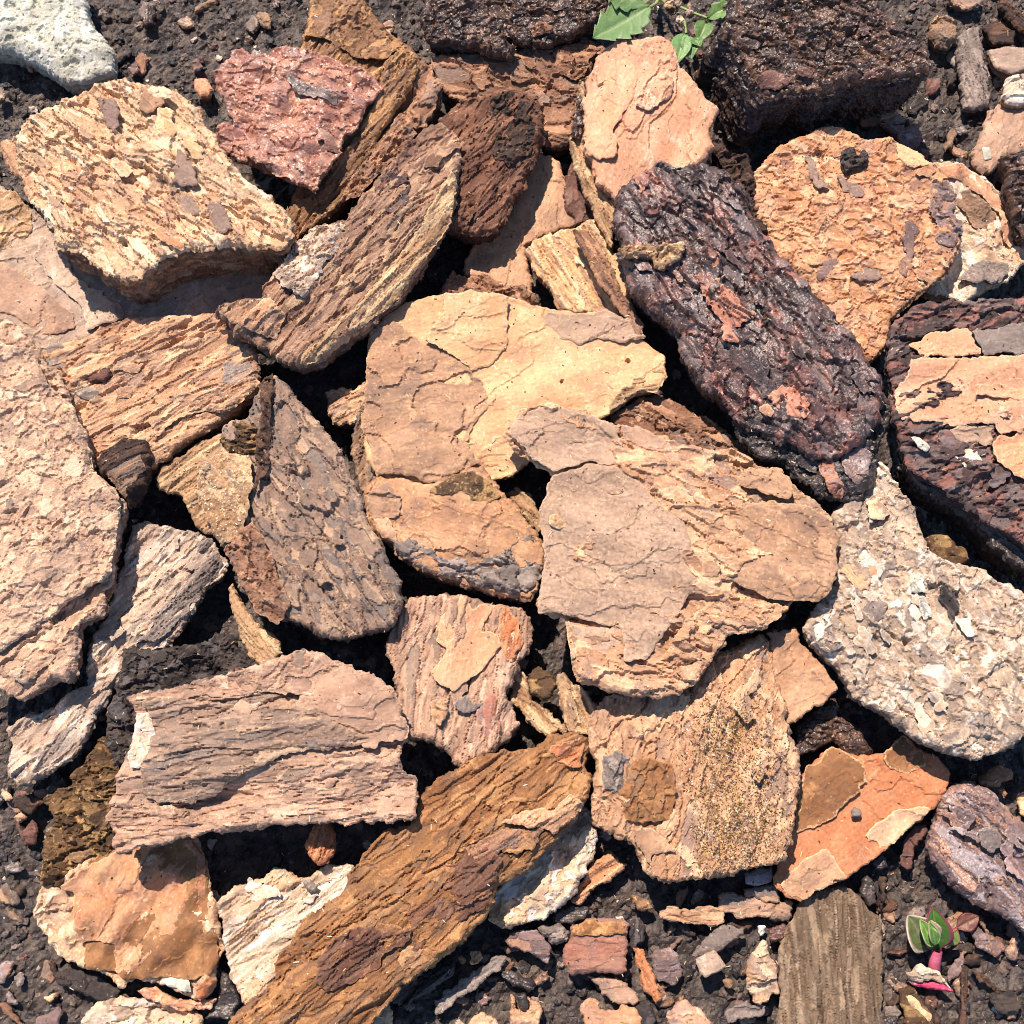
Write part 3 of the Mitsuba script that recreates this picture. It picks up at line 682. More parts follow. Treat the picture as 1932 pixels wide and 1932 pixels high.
chunk('fibre_bark', 'tan fibrous piece reaching from the dark gap to the triangular grey brown chunk', 'bark',
      tl('D', (880, 780), (900, 710), (1000, 650), (1130, 560), (1240, 510), (1280, 600), (1250, 900), (1240, 1080), (1160, 1090), (1100, 1040), (1050, 940), (1000, 860), (880, 850)), 24, 14, pal='fibre', style='fibre', grain=38, rnd=2)
chunk('bark_piece', 'pale weathered piece with a long split, lying below the dark gap at the left', 'bark',
      tl('D', (730, 1050), (820, 995), (920, 1040), (1040, 1060), (1150, 1090), (1200, 1130), (1280, 1260), (1230, 1320), (1120, 1430), (1090, 1510), (1000, 1640), (920, 1740), (800, 1800), (690, 1900)) + tl('G', (640, 30), (560, 150), (500, 260), (440, 390), (340, 470), (200, 540), (100, 605), (60, 540), (30, 500), (70, 370), (20, 280), (130, 200), (280, 150), (330, 100)) + tl('D', (480, 1932), (490, 1720), (580, 1580), (600, 1500), (640, 1430), (660, 1300), (700, 1200)),
      21, 14, gx=0.2, pal='grey', style='ridged', grain=45, rnd=2.5, flakes=4, flake_pals=['grey', 'tan', 'white', 'slate'],
      plates=[dict(px=tl('D', (1100, 1120), (1190, 1120), (1270, 1270), (1120, 1420), (1040, 1540), (900, 1690), (740, 1700), (860, 1560), (1000, 1400), (1130, 1250)), t=1.2, pal='slate', style='fibre', part='layer', label='grey fibrous edge')])
chunk('bark_chunk', 'black chunk hidden under the left end of the pink grey slab', 'bark',
      tl('D', (690, 1745), (920, 1740), (1170, 1700), (1200, 1640), (1300, 1650), (1340, 1740), (1470, 1830), (1400, 1932)) + tl('G', (1000, 60), (900, 200), (860, 420), (720, 480), (640, 470), (590, 350), (600, 200), (640, 60)),
      24, 18, pal='char', style='rough', rnd=2.5)
chunk('bark_piece', 'dark mossy crumbling piece beside the orange tan plate at the lower left', 'bark',
      tl('G', (540, 330), (600, 300), (640, 450), (700, 560), (760, 700), (720, 960), (560, 1000), (430, 1040), (340, 1160), (230, 1150), (215, 1040), (240, 900), (300, 760), (230, 660), (390, 570), (430, 480)), 14, 12, pal='moss', style='rough', jag=1.2, rnd=3, flakes=2, flake_pals=['moss', 'rust'])
chunk('curled_flake', 'dark brown curled flake standing between the left edge slab and the tan slab', 'bark',
      tl('D', (525, 660), (590, 590), (680, 540), (770, 535), (830, 570), (845, 640), (830, 760), (790, 850), (720, 940), (700, 900), (620, 780), (540, 740)),
      36, 12, gx=-2.0, pal='black', style='fibre', grain=30, rnd=5, dome=3,
      plates=[dict(px=tl('D', (580, 740), (680, 640), (790, 620), (810, 720), (740, 790), (710, 900), (640, 800)), t=0.7, pal='brown', style='fibre', part='layer', label='lighter brown inner layer')])
chunk('bark_chunk', 'triangular grey brown chunk with a pointed top end and a yellowish gritty left side', 'bark',
      [(496, 712), (515, 703), (545, 725), (570, 760), (597, 787), (622, 820), (645, 850), (659, 887), (682, 944), (692, 977), (722, 1031), (736, 1064), (757, 1095), (758, 1121), (755, 1150), (745, 1175), (720, 1190), (690, 1195), (650, 1205), (620, 1205), (593, 1195), (570, 1175), (523, 1165), (482, 1145), (456, 1111), (436, 1071), (405, 1011), (385, 977), (372, 934), (379, 877), (412, 850), (419, 803), (462, 783), (476, 753)],
      38, 24, gx=-0.2, gy=0.4, pal='dust', style='flaky', grain=-58, rnd=4, dome=2.5, flakes=4, flake_pals=['brown', 'slate', 'rust'],
      plates=[dict(px=tl('D', (1090, 860), (1140, 690), (1240, 620), (1400, 640), (1420, 780), (1390, 950), (1350, 1120), (1250, 1160), (1160, 1000)), t=0.9, pal='fibre', style='pitted', part='crust', label='yellowish gritty crust', specks=6),
              dict(px=tl('D', (1480, 205), (1540, 185), (1530, 300), (1520, 500), (1510, 700), (1430, 860), (1440, 640), (1460, 400)), t=1.0, pal='black', style='rough', part='ridge', label='dark spine'),
              dict(px=tl('D', (1420, 1000), (1520, 1200), (1600, 1400), (1640, 1500), (1560, 1600), (1440, 1520), (1360, 1380), (1310, 1260), (1250, 1180)), t=1.2, pal='rust', style='rough', part='layer')])
chunk('soil_clod', 'dark clod stuck on the shoulder of the triangular grey brown chunk', 'clod',
      tl('D', (1230, 560), (1270, 480), (1350, 440), (1430, 460), (1460, 540), (1450, 610), (1350, 640), (1280, 620)), 43, 7, pal='moss', style='rough', rnd=3, jag=1.0, foot=False)
chunk('bark_piece', 'thin splintered piece hanging below the triangular grey brown chunk', 'bark',
      tl('D', (1280, 1400), (1310, 1360), (1350, 1450), (1420, 1560), (1560, 1680), (1590, 1760), (1480, 1830), (1400, 1760), (1340, 1640), (1300, 1500)), 26, 8, pal='fibre', style='fibre', grain=-50)
chunk('bark_slab', 'large tan pink slab cut off by the left edge, split by a long dark crack', 'bark',
      [(-70, 560), (0, 590), (30, 610), (62, 645), (87, 690), (110, 700), (134, 763), (164, 817), (174, 887), (208, 917), (235, 944), (225, 984), (218, 1028), (214, 1065), (211, 1091), (194, 1118), (194, 1162), (147, 1178), (144, 1212), (144, 1262), (131, 1290), (100, 1283), (67, 1306), (33, 1318), (0, 1303), (-70, 1310)],
      37, 22, gx=-0.3, pal='sand', style='flaky', dirt=0.8, grain=35, rnd=3, dome=1.5, patch=0.4, flakes=4, flake_pals=['sand', 'tan', 'pink'],
      plates=[dict(px=tl('D', (-250, 0), (60, 20), (180, 40), (260, 240), (390, 360), (480, 520), (520, 730), (620, 820), (690, 910), (665, 1020), (645, 1150), (630, 1260), (600, 1340), (520, 1370), (420, 1440), (300, 1540), (220, 1590), (130, 1660), (0, 1740), (-250, 1850)), t=3.0, rnd=1.5, pal='sand', style='scaly', dirt=0.9, part='layer', label='thick upper layer', jag=1.0, patch=0.7, sink=(0.3, 0)),
              dict(px=tl('D', (320, 360), (400, 350), (480, 520), (520, 730), (620, 830), (690, 910), (660, 970), (560, 850), (450, 720), (380, 560), (280, 450)), t=0.8, pal='honey', style='pitted', part='crust', label='pale gritty strip along the right edge', specks=5)])
# -- middle
chunk('bark_plate', 'big honey coloured plate with peeling layers in the middle', 'bark',
      [(693, 625), (720, 600), (745, 580), (790, 562), (850, 553), (890, 547), (960, 558), (1010, 575), (1044, 583), (1100, 590), (1148, 585), (1190, 610), (1215, 640), (1252, 669), (1258, 712), (1240, 736), (1205, 742), (1180, 760), (1150, 783), (1100, 800), (1010, 860), (960, 900), (900, 905), (870, 920), (800, 925), (712, 900), (690, 870), (685, 800), (690, 720)],
      30, 12, pal='honey', style='plain', grain=10, rnd=1.2, jag=0.6, bsdf='bark_smooth', specks=3, streak=0.5, holes=[(1185, 680, 1.1), (1060, 720, 0.8)],
      plates=[dict(px=tl('E', (155, 100), (165, -60), (250, -130), (380, -60), (450, 0), (620, 70), (720, 150), (800, 230), (835, 310), (820, 390), (740, 480), (710, 560), (690, 570), (790, 690), (640, 760), (590, 800), (480, 800), (350, 760), (210, 760), (180, 640), (120, 480), (140, 300)), t=2.0, pal='dustan', style='smooth', bsdf='bark_dry', part='layer', label='dusty tan brown layer on the left', specks=4, curl=0.4, streak=0.6, dirt=0.9),
              dict(px=[(798, 642), (815, 615), (840, 590), (835, 560), (890, 550), (960, 560), (958, 600), (952, 652), (930, 682), (890, 697), (846, 662)], t=3.4, pal='honey', style='plain', bsdf='bark_smooth', part='layer', label='curling yellow layer at the top', curl=0.5, streak=0.5),
              dict(px=tl('B', (1180, 1750), (1300, 1770), (1500, 1745), (1620, 1800), (1720, 1900), (1600, 1932), (1450, 1900), (1350, 1932), (1230, 1880), (1130, 1800)), t=1.0, pal='mauve', style='smooth', part='layer', label='grey brown layer along the upper edge'),
              dict(px=tl('E', (1510, 410), (1560, 290), (1680, 200), (1790, 80), (1850, 200), (1780, 290), (1680, 280), (1600, 330)), t=1.8, pal='fibre', style='fibre', part='edge', label='splintered right edge')])
chunk('bark_piece', 'thin layered side strip along the left edge of the honey coloured plate', 'bark',
      tl('E', (60, 640), (60, 560), (130, 330), (190, 560), (210, 760), (150, 900), (110, 830)), 24, 12, pal='brown', style='fibre', grain=75)
chunk('bark_piece', 'small layered tan end sticking out into the dark gap left of the honey coloured plate', 'bark',
      [(615, 735), (640, 728), (665, 735), (690, 715), (700, 790), (660, 800), (625, 800), (618, 770)], 20, 10, pal='tan', style='ridged', grain=25)
chunk('bark_chunk', 'orange brown chunk with a blackened lower edge, under the honey coloured plate', 'bark',
      tl('E', (130, 840), (210, 755), (350, 760), (480, 800), (580, 790), (700, 720), (800, 690), (900, 830), (960, 890), (1050, 1010), (1110, 1080), (1150, 1200), (1140, 1280), (1110, 1400), (1070, 1450), (980, 1440), (880, 1420), (720, 1380), (640, 1340), (560, 1330), (450, 1280), (340, 1210), (300, 1160), (200, 1080), (150, 990)),
      33, 20, gy=0.5, pal='amber', style='smooth', grain=-20, rnd=3.5, dome=3, jag=0.8, inset=0.1, specks=3, patch=0.6, bsdf='bark_smooth',
      plates=[dict(px=tl('E', (300, 1150), (430, 1130), (560, 1200), (720, 1260), (900, 1220), (980, 1120), (1080, 1090), (1140, 1200), (1130, 1300), (1100, 1410), (980, 1430), (880, 1400), (720, 1360), (560, 1310), (450, 1270), (340, 1210)), t=0.9, pal='slate', style='flaky', part='crust', label='grey brown flaky crust along the lower edge', jag=1.5, rim=None),
              dict(px=tl('E', (160, 850), (260, 790), (330, 880), (330, 990), (200, 1000), (150, 960)), t=0.6, pal='dustan', style='smooth', part='layer', jag=1.3),
              dict(px=tl('E', (180, 990), (280, 1000), (320, 1140), (230, 1100)), t=0.8, pal='tan', style='smooth', part='layer'),
              dict(px=tl('E', (500, 850), (600, 770), (760, 730), (850, 800), (900, 870), (850, 920), (740, 900), (690, 840), (560, 880)), t=0.5, pal='moss', style='pitted', part='crust', label='dark gritty spot at the upper edge', specks=6)])
chunk('bark_piece', 'dark reddish cracked piece in the shade under the lower end of the long black chunk', 'bark',
      [(1150, 785), (1190, 757), (1240, 742), (1290, 765), (1340, 790), (1385, 820), (1420, 850), (1450, 900), (1380, 900), (1280, 870), (1200, 830)], 24, 18, pal='rust', style='flaky', grain=-20, flakes=2, flake_pals=['rust', 'wine', 'peach'])
chunk('bark_chip', 'small splintered chip in the hole between the orange brown chunk and the big layered flake', 'bark',
      tl('E', (920, 850), (1000, 810), (1080, 880), (1120, 960), (1150, 1050), (1100, 1090), (1030, 980)), 18, 8, pal='fibre', style='fibre', grain=-40)
# -- right, middle
chunk('bark_chip', 'dull brown chip in the shade beside the pale crumbling chunk', 'bark',
      tl('F', (1370, 1100), (1480, 1080), (1600, 1180), (1640, 1230), (1560, 1290), (1420, 1230)), 28, 8, pal='moss', style='chip')
chunk('bark_chunk', 'pale crumbling chunk with white and grey flakes at the right', 'bark',
      [(1640, 870), (1665, 870), (1683, 893), (1699, 920), (1727, 957), (1740, 998), (1752, 1037), (1770, 1048), (1807, 1064), (1854, 1068), (1880, 1095), (1908, 1098), (1932, 1118), (2000, 1125), (2000, 1375), (1932, 1395), (1888, 1415), (1847, 1435), (1820, 1428), (1777, 1415), (1740, 1398), (1718, 1382), (1690, 1360), (1643, 1331), (1610, 1310), (1590, 1270), (1555, 1235), (1525, 1205), (1516, 1180), (1540, 1145), (1563, 1118), (1578, 1090), (1583, 1045), (1585, 1010), (1570, 975), (1600, 925)],
      36, 22, gx=-0.2, holes=[(1709, 1212, 1.6)], pal='bleach', style='scaly', grain=-60, rnd=3, dome=2.5, patch=0.8, flakes=14, flake_pals=['bleach', 'white', 'white', 'cream', 'slate'], fsize=(2.0, 5.0),
      plates=[dict(px=tl('F', (890, 1290), (1000, 1220), (1080, 1210), (1100, 1290), (1040, 1400), (1000, 1410)), t=1.2, pal='coral', style='plain', part='flake', label='smooth peach flake'),
              dict(px=tl('F', (1000, 1500), (1100, 1450), (1160, 1480), (1150, 1560), (1060, 1590)), t=1.4, pal='slate', style='chip', part='flake', label='grey flake'),
              dict(px=tl('F', (1050, 900), (1130, 870), (1170, 970), (1150, 1010), (1070, 1000)), t=1.4, pal='cream', style='chip', part='flake'),
              dict(px=tl('F', (1340, 1460), (1400, 1450), (1420, 1560), (1360, 1580)), t=0.7, pal='stone', style='chip', part='flake', label='white flake'),
              dict(px=tl('F', (1440, 1370), (1540, 1370), (1570, 1480), (1530, 1590), (1480, 1480)), t=0.7, pal='char', style='fibre', part='scar', label='black and white streaked scar'),
              dict(px=tl('F', (1560, 1560), (1640, 1540), (1660, 1660), (1610, 1680)), t=0.7, pal='stone', style='chip', part='flake', label='white flake'),
              dict(px=tl('F', (1300, 1330), (1370, 1330), (1370, 1420), (1300, 1410)), t=0.9, pal='stone', style='chip', part='flake', label='white flake'),
              dict(px=tl('F', (720, 1590), (800, 1560), (920, 1640), (930, 1720), (850, 1760), (740, 1680)), t=1.5, pal='slate', style='rough', part='flake')])
chunk('bark_chunk', 'black layered chunk with smooth peach plates on top at the right edge', 'bark',
      [(1677, 637), (1690, 603), (1714, 586), (1747, 570), (1794, 564), (1854, 560), (2000, 550), (2000, 1040), (1932, 1030), (1900, 1005), (1855, 980), (1810, 945), (1780, 920), (1747, 900), (1715, 880), (1704, 850), (1697, 810), (1683, 783), (1687, 736), (1673, 692)],
      44, 12, gx=0.2, pal='plum', style='flaky', grain=10, rnd=2.5, bsdf='bark_dry', jag=1.1, flakes=2, flake_pals=['plum', 'violet'],
      plates=[dict(px=tl('F', (1270, 200), (1300, 100), (1500, 95), (1700, 90), (2010, 80), (2010, 460), (1850, 530), (1800, 520), (1770, 465), (1640, 460), (1530, 485), (1510, 465), (1390, 455), (1350, 440), (1250, 450), (1210, 380), (1210, 290)), t=2.0, pal='peach', style='smooth', bsdf='bark_dry', part='layer', label='smooth peach layer', jag=1.0, patch=0.2, sink=(0.3, 0)),
              dict(px=tl('F', (1750, 600), (1790, 520), (1850, 530), (2010, 470), (2010, 800), (1932, 775), (1850, 730), (1780, 680)), t=1.6, pal='coral', style='smooth', bsdf='bark_dry', part='layer', label='orange layer at the edge', patch=0.3),
              dict(px=tl('F', (1290, 20), (1390, -40), (1620, -70), (1650, 10), (1690, 80), (1500, 85), (1360, 80)), t=1.3, pal='coral', style='plain', bsdf='bark_smooth', part='layer', patch=0.0),
              dict(px=tl('F', (1640, -60), (1800, -90), (2010, -100), (2010, 70), (1710, 80)), t=1.0, pal='slate', style='plain', bsdf='bark_smooth', part='layer', label='grey layer at the upper right'),
              dict(px=tl('F', (1660, 310), (1680, 250), (1800, 240), (2010, 290), (2010, 330), (1760, 320)), t=3.0, pal='coral', style='plain', bsdf='bark_smooth', part='layer', patch=0.0),
              dict(px=tl('F', (1540, 640), (1580, 610), (1650, 620), (1700, 670), (1695, 710), (1640, 735), (1590, 700)), t=0.6, pal='white', style='pitted', part='spot', label='white round spot', patch=0.2),
              dict(px=tl('F', (1310, 545), (1340, 535), (1370, 570), (1405, 595), (1390, 620), (1340, 600)), t=0.6, pal='stone', style='chip', part='spot'),
              dict(px=tl('F', (1510, 500), (1600, 480), (1760, 470), (1750, 590), (1640, 580), (1560, 560)), t=0.8, pal='mauve', style='smooth', part='layer')])
chunk('bark_piece', 'black fibrous lower layer under the black chunk with peach plates', 'bark',
      [(1694, 870), (1720, 880), (1760, 900), (1810, 940), (1860, 975), (1932, 1020), (2000, 1030), (2000, 1085), (1932, 1070), (1908, 1058), (1878, 1028), (1861, 998), (1821, 964), (1771, 937), (1730, 910)], 36, 24, pal='char', style='fibre', grain=-35, bsdf='bark_damp', inset=0.1)
chunk('bark_chunk', 'long black purple chunk with pinkish patches lying diagonally', 'bark',
      [(1175, 345), (1205, 318), (1219, 313), (1245, 303), (1285, 307), (1328, 298), (1372, 322), (1395, 338), (1419, 379), (1429, 419), (1452, 439), (1472, 476), (1499, 499), (1526, 533), (1553, 566), (1580, 600), (1620, 637), (1630, 656), (1650, 693), (1668, 710), (1670, 750), (1660, 790), (1640, 822), (1610, 850), (1575, 860), (1540, 858), (1500, 835), (1440, 815), (1399, 795), (1385, 763), (1358, 740), (1328, 728), (1308, 705), (1300, 680), (1285, 655), (1279, 615), (1250, 590), (1215, 565), (1190, 540), (1178, 505), (1165, 483), (1178, 452), (1157, 416), (1165, 365)],
      50, 26, gx=0.1, gy=0.3, pal='plum', style='flaky', grain=-56, rnd=5, dome=3.5, jag=1.1, bsdf='bark_damp', patch=1.0, flakes=14, flake_pals=['plum', 'char', 'wine', 'violet', 'salmon'], fsize=(2.5, 6.5),
      plates=[dict(px=tl('C', (70, 1560), (140, 1540), (220, 1590), (320, 1680), (400, 1760), (380, 1800), (300, 1860), (330, 1932), (240, 1930), (220, 1830), (160, 1720)), t=1.3, pal='salmon', style='flaky', part='patch', label='salmon pink patch', bsdf='bark_dry', patch=0.8, jag=1.6),
              dict(px=tl('C', (150, 1480), (200, 1410), (230, 1440), (210, 1540), (165, 1550)), t=1.4, pal='red', style='chip', part='patch', label='red patch', bsdf='bark_dry'),
              dict(px=tl('F', (490, 310), (580, 240), (680, 250), (730, 330), (700, 420), (600, 420), (540, 370)), t=1.2, pal='salmon', style='flaky', part='patch', jag=1.6, label='dull pink patch', bsdf='bark_dry'),
              dict(px=tl('F', (430, 370), (490, 350), (530, 400), (500, 430), (450, 400)), t=1.4, pal='coral', style='chip', part='patch', bsdf='bark_dry'),
              dict(px=tl('B', (1640, 1000), (1720, 970), (1740, 1040), (1690, 1080)), t=1.4, pal='red', style='chip', part='patch')])
chunk('bark_piece', 'black piece with a red streak under the lower end of the black purple chunk', 'bark',
      [(1390, 800), (1420, 800), (1500, 840), (1560, 860), (1600, 850), (1650, 800), (1672, 740), (1690, 776), (1662, 830), (1657, 877), (1647, 920), (1620, 940), (1586, 944), (1553, 934), (1533, 921), (1499, 893), (1486, 866), (1446, 870), (1419, 848)],
      42, 18, pal='char', style='rough', rnd=3, bsdf='bark_damp', flakes=1, flake_pals=['char', 'wine'],
      plates=[dict(px=tl('F', (760, 690), (860, 640), (870, 730), (930, 820), (910, 890), (850, 880), (810, 780)), t=0.8, pal='red', style='rough', part='patch', label='red streak', bsdf='bark_dry'),
              dict(px=tl('F', (900, 640), (1000, 600), (1070, 640), (1060, 760), (1000, 810), (930, 750)), t=0.9, pal='violet', style='smooth', part='layer')])
chunk('soil_clod', 'pale crumbly clod on the upper part of the long black purple chunk', 'clod',
      tl('B', (1560, 1400), (1680, 1370), (1800, 1380), (1932, 1360), (1932, 1450), (1850, 1480), (1800, 1520), (1740, 1450), (1620, 1440)), 58, 5, pal='fibre', style='rough', rnd=2, jag=1.2, foot=False)
# -- lower right
chunk('bark_plate', 'flat bright orange plate with thin pale edged layers, at the lower right', 'bark',
      tl('I', (850, 360), (1000, 430), (1090, 405), (1140, 410), (1210, 340), (1270, 300), (1320, 360), (1450, 430), (1530, 520), (1500, 600), (1440, 720), (1380, 760), (1280, 840), (1190, 920), (1120, 980), (1030, 1040), (950, 1110), (880, 1140), (770, 1180), (690, 1240), (600, 1220), (550, 1170), (520, 1110), (560, 1000), (600, 800), (660, 560), (780, 430)),
      15, 6, gx=0.2, pal='copper', style='plain', grain=35, rnd=1.0, jag=0.7, bsdf='bark_smooth', streak=0.5, patch=0.4,
      plates=[dict(px=tl('I', (850, 365), (980, 430), (1040, 500), (1045, 570), (980, 640), (920, 700), (830, 790), (760, 830), (650, 860), (660, 600), (700, 500), (790, 430)), t=1.0, pal='ochre', style='plain', bsdf='bark_smooth', part='layer', label='brown layer on the left', patch=0.2, streak=0.4, rim=((240, 196, 150), 1.1), curl=0.3),
              dict(px=tl('I', (1135, 440), (1200, 350), (1270, 305), (1320, 370), (1390, 440), (1380, 475), (1280, 520), (1180, 500)), t=0.9, pal='ochre', style='plain', bsdf='bark_smooth', part='layer', label='brown layer at the top', rim=((240, 196, 150), 1.1), curl=0.3),
              dict(px=tl('I', (1035, 880), (1080, 820), (1240, 715), (1400, 720), (1440, 715), (1380, 755), (1280, 835), (1190, 915), (1120, 950), (1110, 910)), t=0.9, pal='cream', style='plain', bsdf='bark_smooth', part='layer', label='pale yellow layer on the right', patch=0.2, rim=((246, 212, 160), 0.8)),
              dict(px=tl('I', (560, 1160), (600, 1080), (720, 1000), (820, 945), (860, 1010), (940, 1110), (880, 1130), (770, 1170), (690, 1230), (600, 1210)), t=1.1, pal='tan', style='plain', bsdf='bark_smooth', part='layer', label='tan layer at the lower left', patch=0.2, rim=((240, 196, 150), 1.1))])
chunk('soil_clod', 'small round grey crumb on the bright orange plate', 'clod',
      tl('I', (955, 720), (985, 705), (1010, 730), (1000, 765), (965, 765)), 19.5, 3.5, pal='slate', style='chip', rnd=2.0, foot=False)
chunk('bark_flake', 'olive tan flake under the right corner of the big layered flake', 'bark',
      tl('F', (500, 1640), (640, 1620), (700, 1720), (800, 1830), (880, 1932)) + tl('I', (880, 60), (760, 150), (610, 245), (570, 160), (520, 20)), 28, 10, pal='tan', style='plain', grain=20, gy=0.8, rnd=1.5)
chunk('bark_chunk', 'tan brown chunk with a dark mossy patch full of yellow chaff', 'bark',
      [(1108, 1400), (1120, 1340), (1145, 1310), (1250, 1300), (1350, 1240), (1440, 1195), (1462, 1240), (1470, 1300), (1480, 1325), (1492, 1378), (1506, 1429), (1511, 1472), (1499, 1546), (1492, 1586), (1480, 1622), (1439, 1637), (1395, 1643), (1365, 1655), (1318, 1657), (1285, 1662), (1262, 1664), (1232, 1655), (1215, 1638), (1205, 1603), (1178, 1576), (1141, 1568), (1118, 1540), (1121, 1499), (1128, 1452)],
      30, 18, pal='tan', style='flaky', grain=75, rnd=3, dome=1.5, flakes=4, flake_pals=['tan', 'pink', 'cream'],
      plates=[dict(px=tl('H', (1560, 640), (1640, 450), (1760, 430), (1870, 480), (1890, 620), (1850, 780), (1720, 800), (1610, 780)), t=1.1, pal='ochre', style='wavy', part='layer', label='smooth rusty layer on the left'),
              dict(px=tl('H', (1480, 420), (1560, 400), (1640, 430), (1610, 560), (1560, 640), (1490, 620)), t=0.7, pal='slate', style='rough', part='crust', label='grey crust at the left edge'),
              dict(px=tl('H', (1640, 830), (1760, 830), (1840, 900), (1890, 960), (1750, 970), (1750, 1050), (1680, 940)), t=1.2, pal='tan', style='plain', part='layer')])
chunk('bark_piece', 'thin brown upright layers beside the left side of the mossy chunk', 'bark',
      tl('H', (1200, -60), (1260, -40), (1300, 0), (1400, 70), (1440, 150), (1400, 300), (1290, 290), (1250, 150)), 28, 12, pal='fibre', style='fibre', grain=-70)
chunk('bark_piece', 'long orange tan strip lying along the underside of the pale yellow chip at the bottom', 'bark',
      tl('H', (1420, 1020), (1520, 965), (1620, 1030), (1600, 1070), (1500, 1130), (1400, 1200), (1350, 1265), (1290, 1245), (1340, 1170)), 9, 7, pal='orange', style='fibre', grain=35)
chunk('bark_piece', 'pale cream wrinkled piece under the right end of the long orange brown bark', 'bark',
      tl('H', (1300, 760), (1380, 710), (1410, 740), (1425, 830), (1455, 890), (1440, 970), (1390, 1050), (1340, 1190), (1240, 1270), (1150, 1340), (1080, 1350), (1000, 1380), (940, 1400), (860, 1370), (830, 1310), (860, 1200), (940, 1100), (1100, 950)),
      14, 10, pal='white', style='wavy', grain=50, patch=0.4, rnd=2)
# -- lower middle
chunk('bark_chunk', 'flaky pinkish tan chunk with bright orange lobes in the lower middle', 'bark',
      tl('E', (250, 1700), (310, 1540), (390, 1440), (550, 1430), (680, 1430), (740, 1450), (870, 1490), (1020, 1500), (1070, 1560), (1090, 1700), (1060, 1760), (1010, 1800), (970, 1932)) + tl('H', (930, 60), (960, 140), (1010, 240), (940, 330), (800, 440), (690, 500), (640, 470), (600, 400), (500, 340), (370, 330), (330, 200), (310, 20)),
      26, 18, pal='pink', style='ridged', grain=80, rnd=2.5, flakes=3, flake_pals=['pink', 'tan', 'white'],
      plates=[dict(px=tl('E', (570, 1550), (650, 1490), (680, 1430), (720, 1470), (740, 1510), (800, 1480), (850, 1510), (790, 1640), (840, 1640), (890, 1660), (900, 1720), (870, 1750), (800, 1860), (700, 1920), (640, 1980), (560, 1940), (510, 1870), (540, 1830), (600, 1740), (530, 1690), (560, 1620)), t=1.3, pal='coral', style='plain', part='layer', label='bright orange lobed layer', bsdf='bark_smooth', dirt=0.3, rim=((250, 206, 160), 0.7), jag=0.4, curl=0.4, patch=0.1),
              dict(px=tl('E', (880, 1500), (950, 1500), (1000, 1600), (1020, 1700), (980, 1790), (930, 1800), (900, 1700)), t=0.8, pal='copper', style='fibre', part='layer', label='red orange strip'),
              dict(px=tl('H', (770, 150), (860, 60), (900, 140), (890, 280), (830, 340), (760, 300)), t=0.8, pal='red', style='fibre', part='layer', label='reddish layer'),
              dict(px=tl('H', (500, 110), (550, 80), (600, 110), (595, 210), (560, 255), (520, 220)), t=1.6, pal='tan', style='wavy', part='knot', label='small ring shaped knot'),
              dict(px=tl('H', (645, 130), (700, 80), (740, 115), (860, 110), (780, 150), (690, 195)), t=1.5, pal='slate', style='chip', part='flake', label='grey flake')])
chunk('bark_chip', 'small brown knobby chip in the hole right of the orange lobed chunk', 'bark',
      tl('H', (1050, -40), (1110, -80), (1200, -60), (1215, 20), (1180, 100), (1130, 120), (1070, 60)), 24, 8, pal='moss', style='chip')
chunk('fibre_strip', 'frayed bundle of pale fibres beside the small brown knobby chip', 'fibres',
      tl('H', (945, 10), (1000, -60), (1040, -90), (1050, 20), (1080, 110), (1180, 160), (1280, 280), (1170, 310), (1060, 230), (980, 130)), 20, 8, pal='fibre', style='fibre', grain=-50, jag=1.4)
chunk('bark_piece', 'pale cracked cream piece half under the long orange brown bark', 'bark',
      tl('G', (1220, 1250), (1350, 1150), (1480, 1100), (1550, 1060), (1700, 1120), (1850, 1040), (1990, 1040), (1990, 1200), (1750, 1420), (1640, 1540), (1550, 1660), (1550, 1740), (1430, 1810), (1370, 1830), (1310, 1700), (1260, 1500)),
      15, 12, pal='white', style='ridged', grain=35, patch=0.5, flakes=2, flake_pals=['white', 'slate', 'cream'])
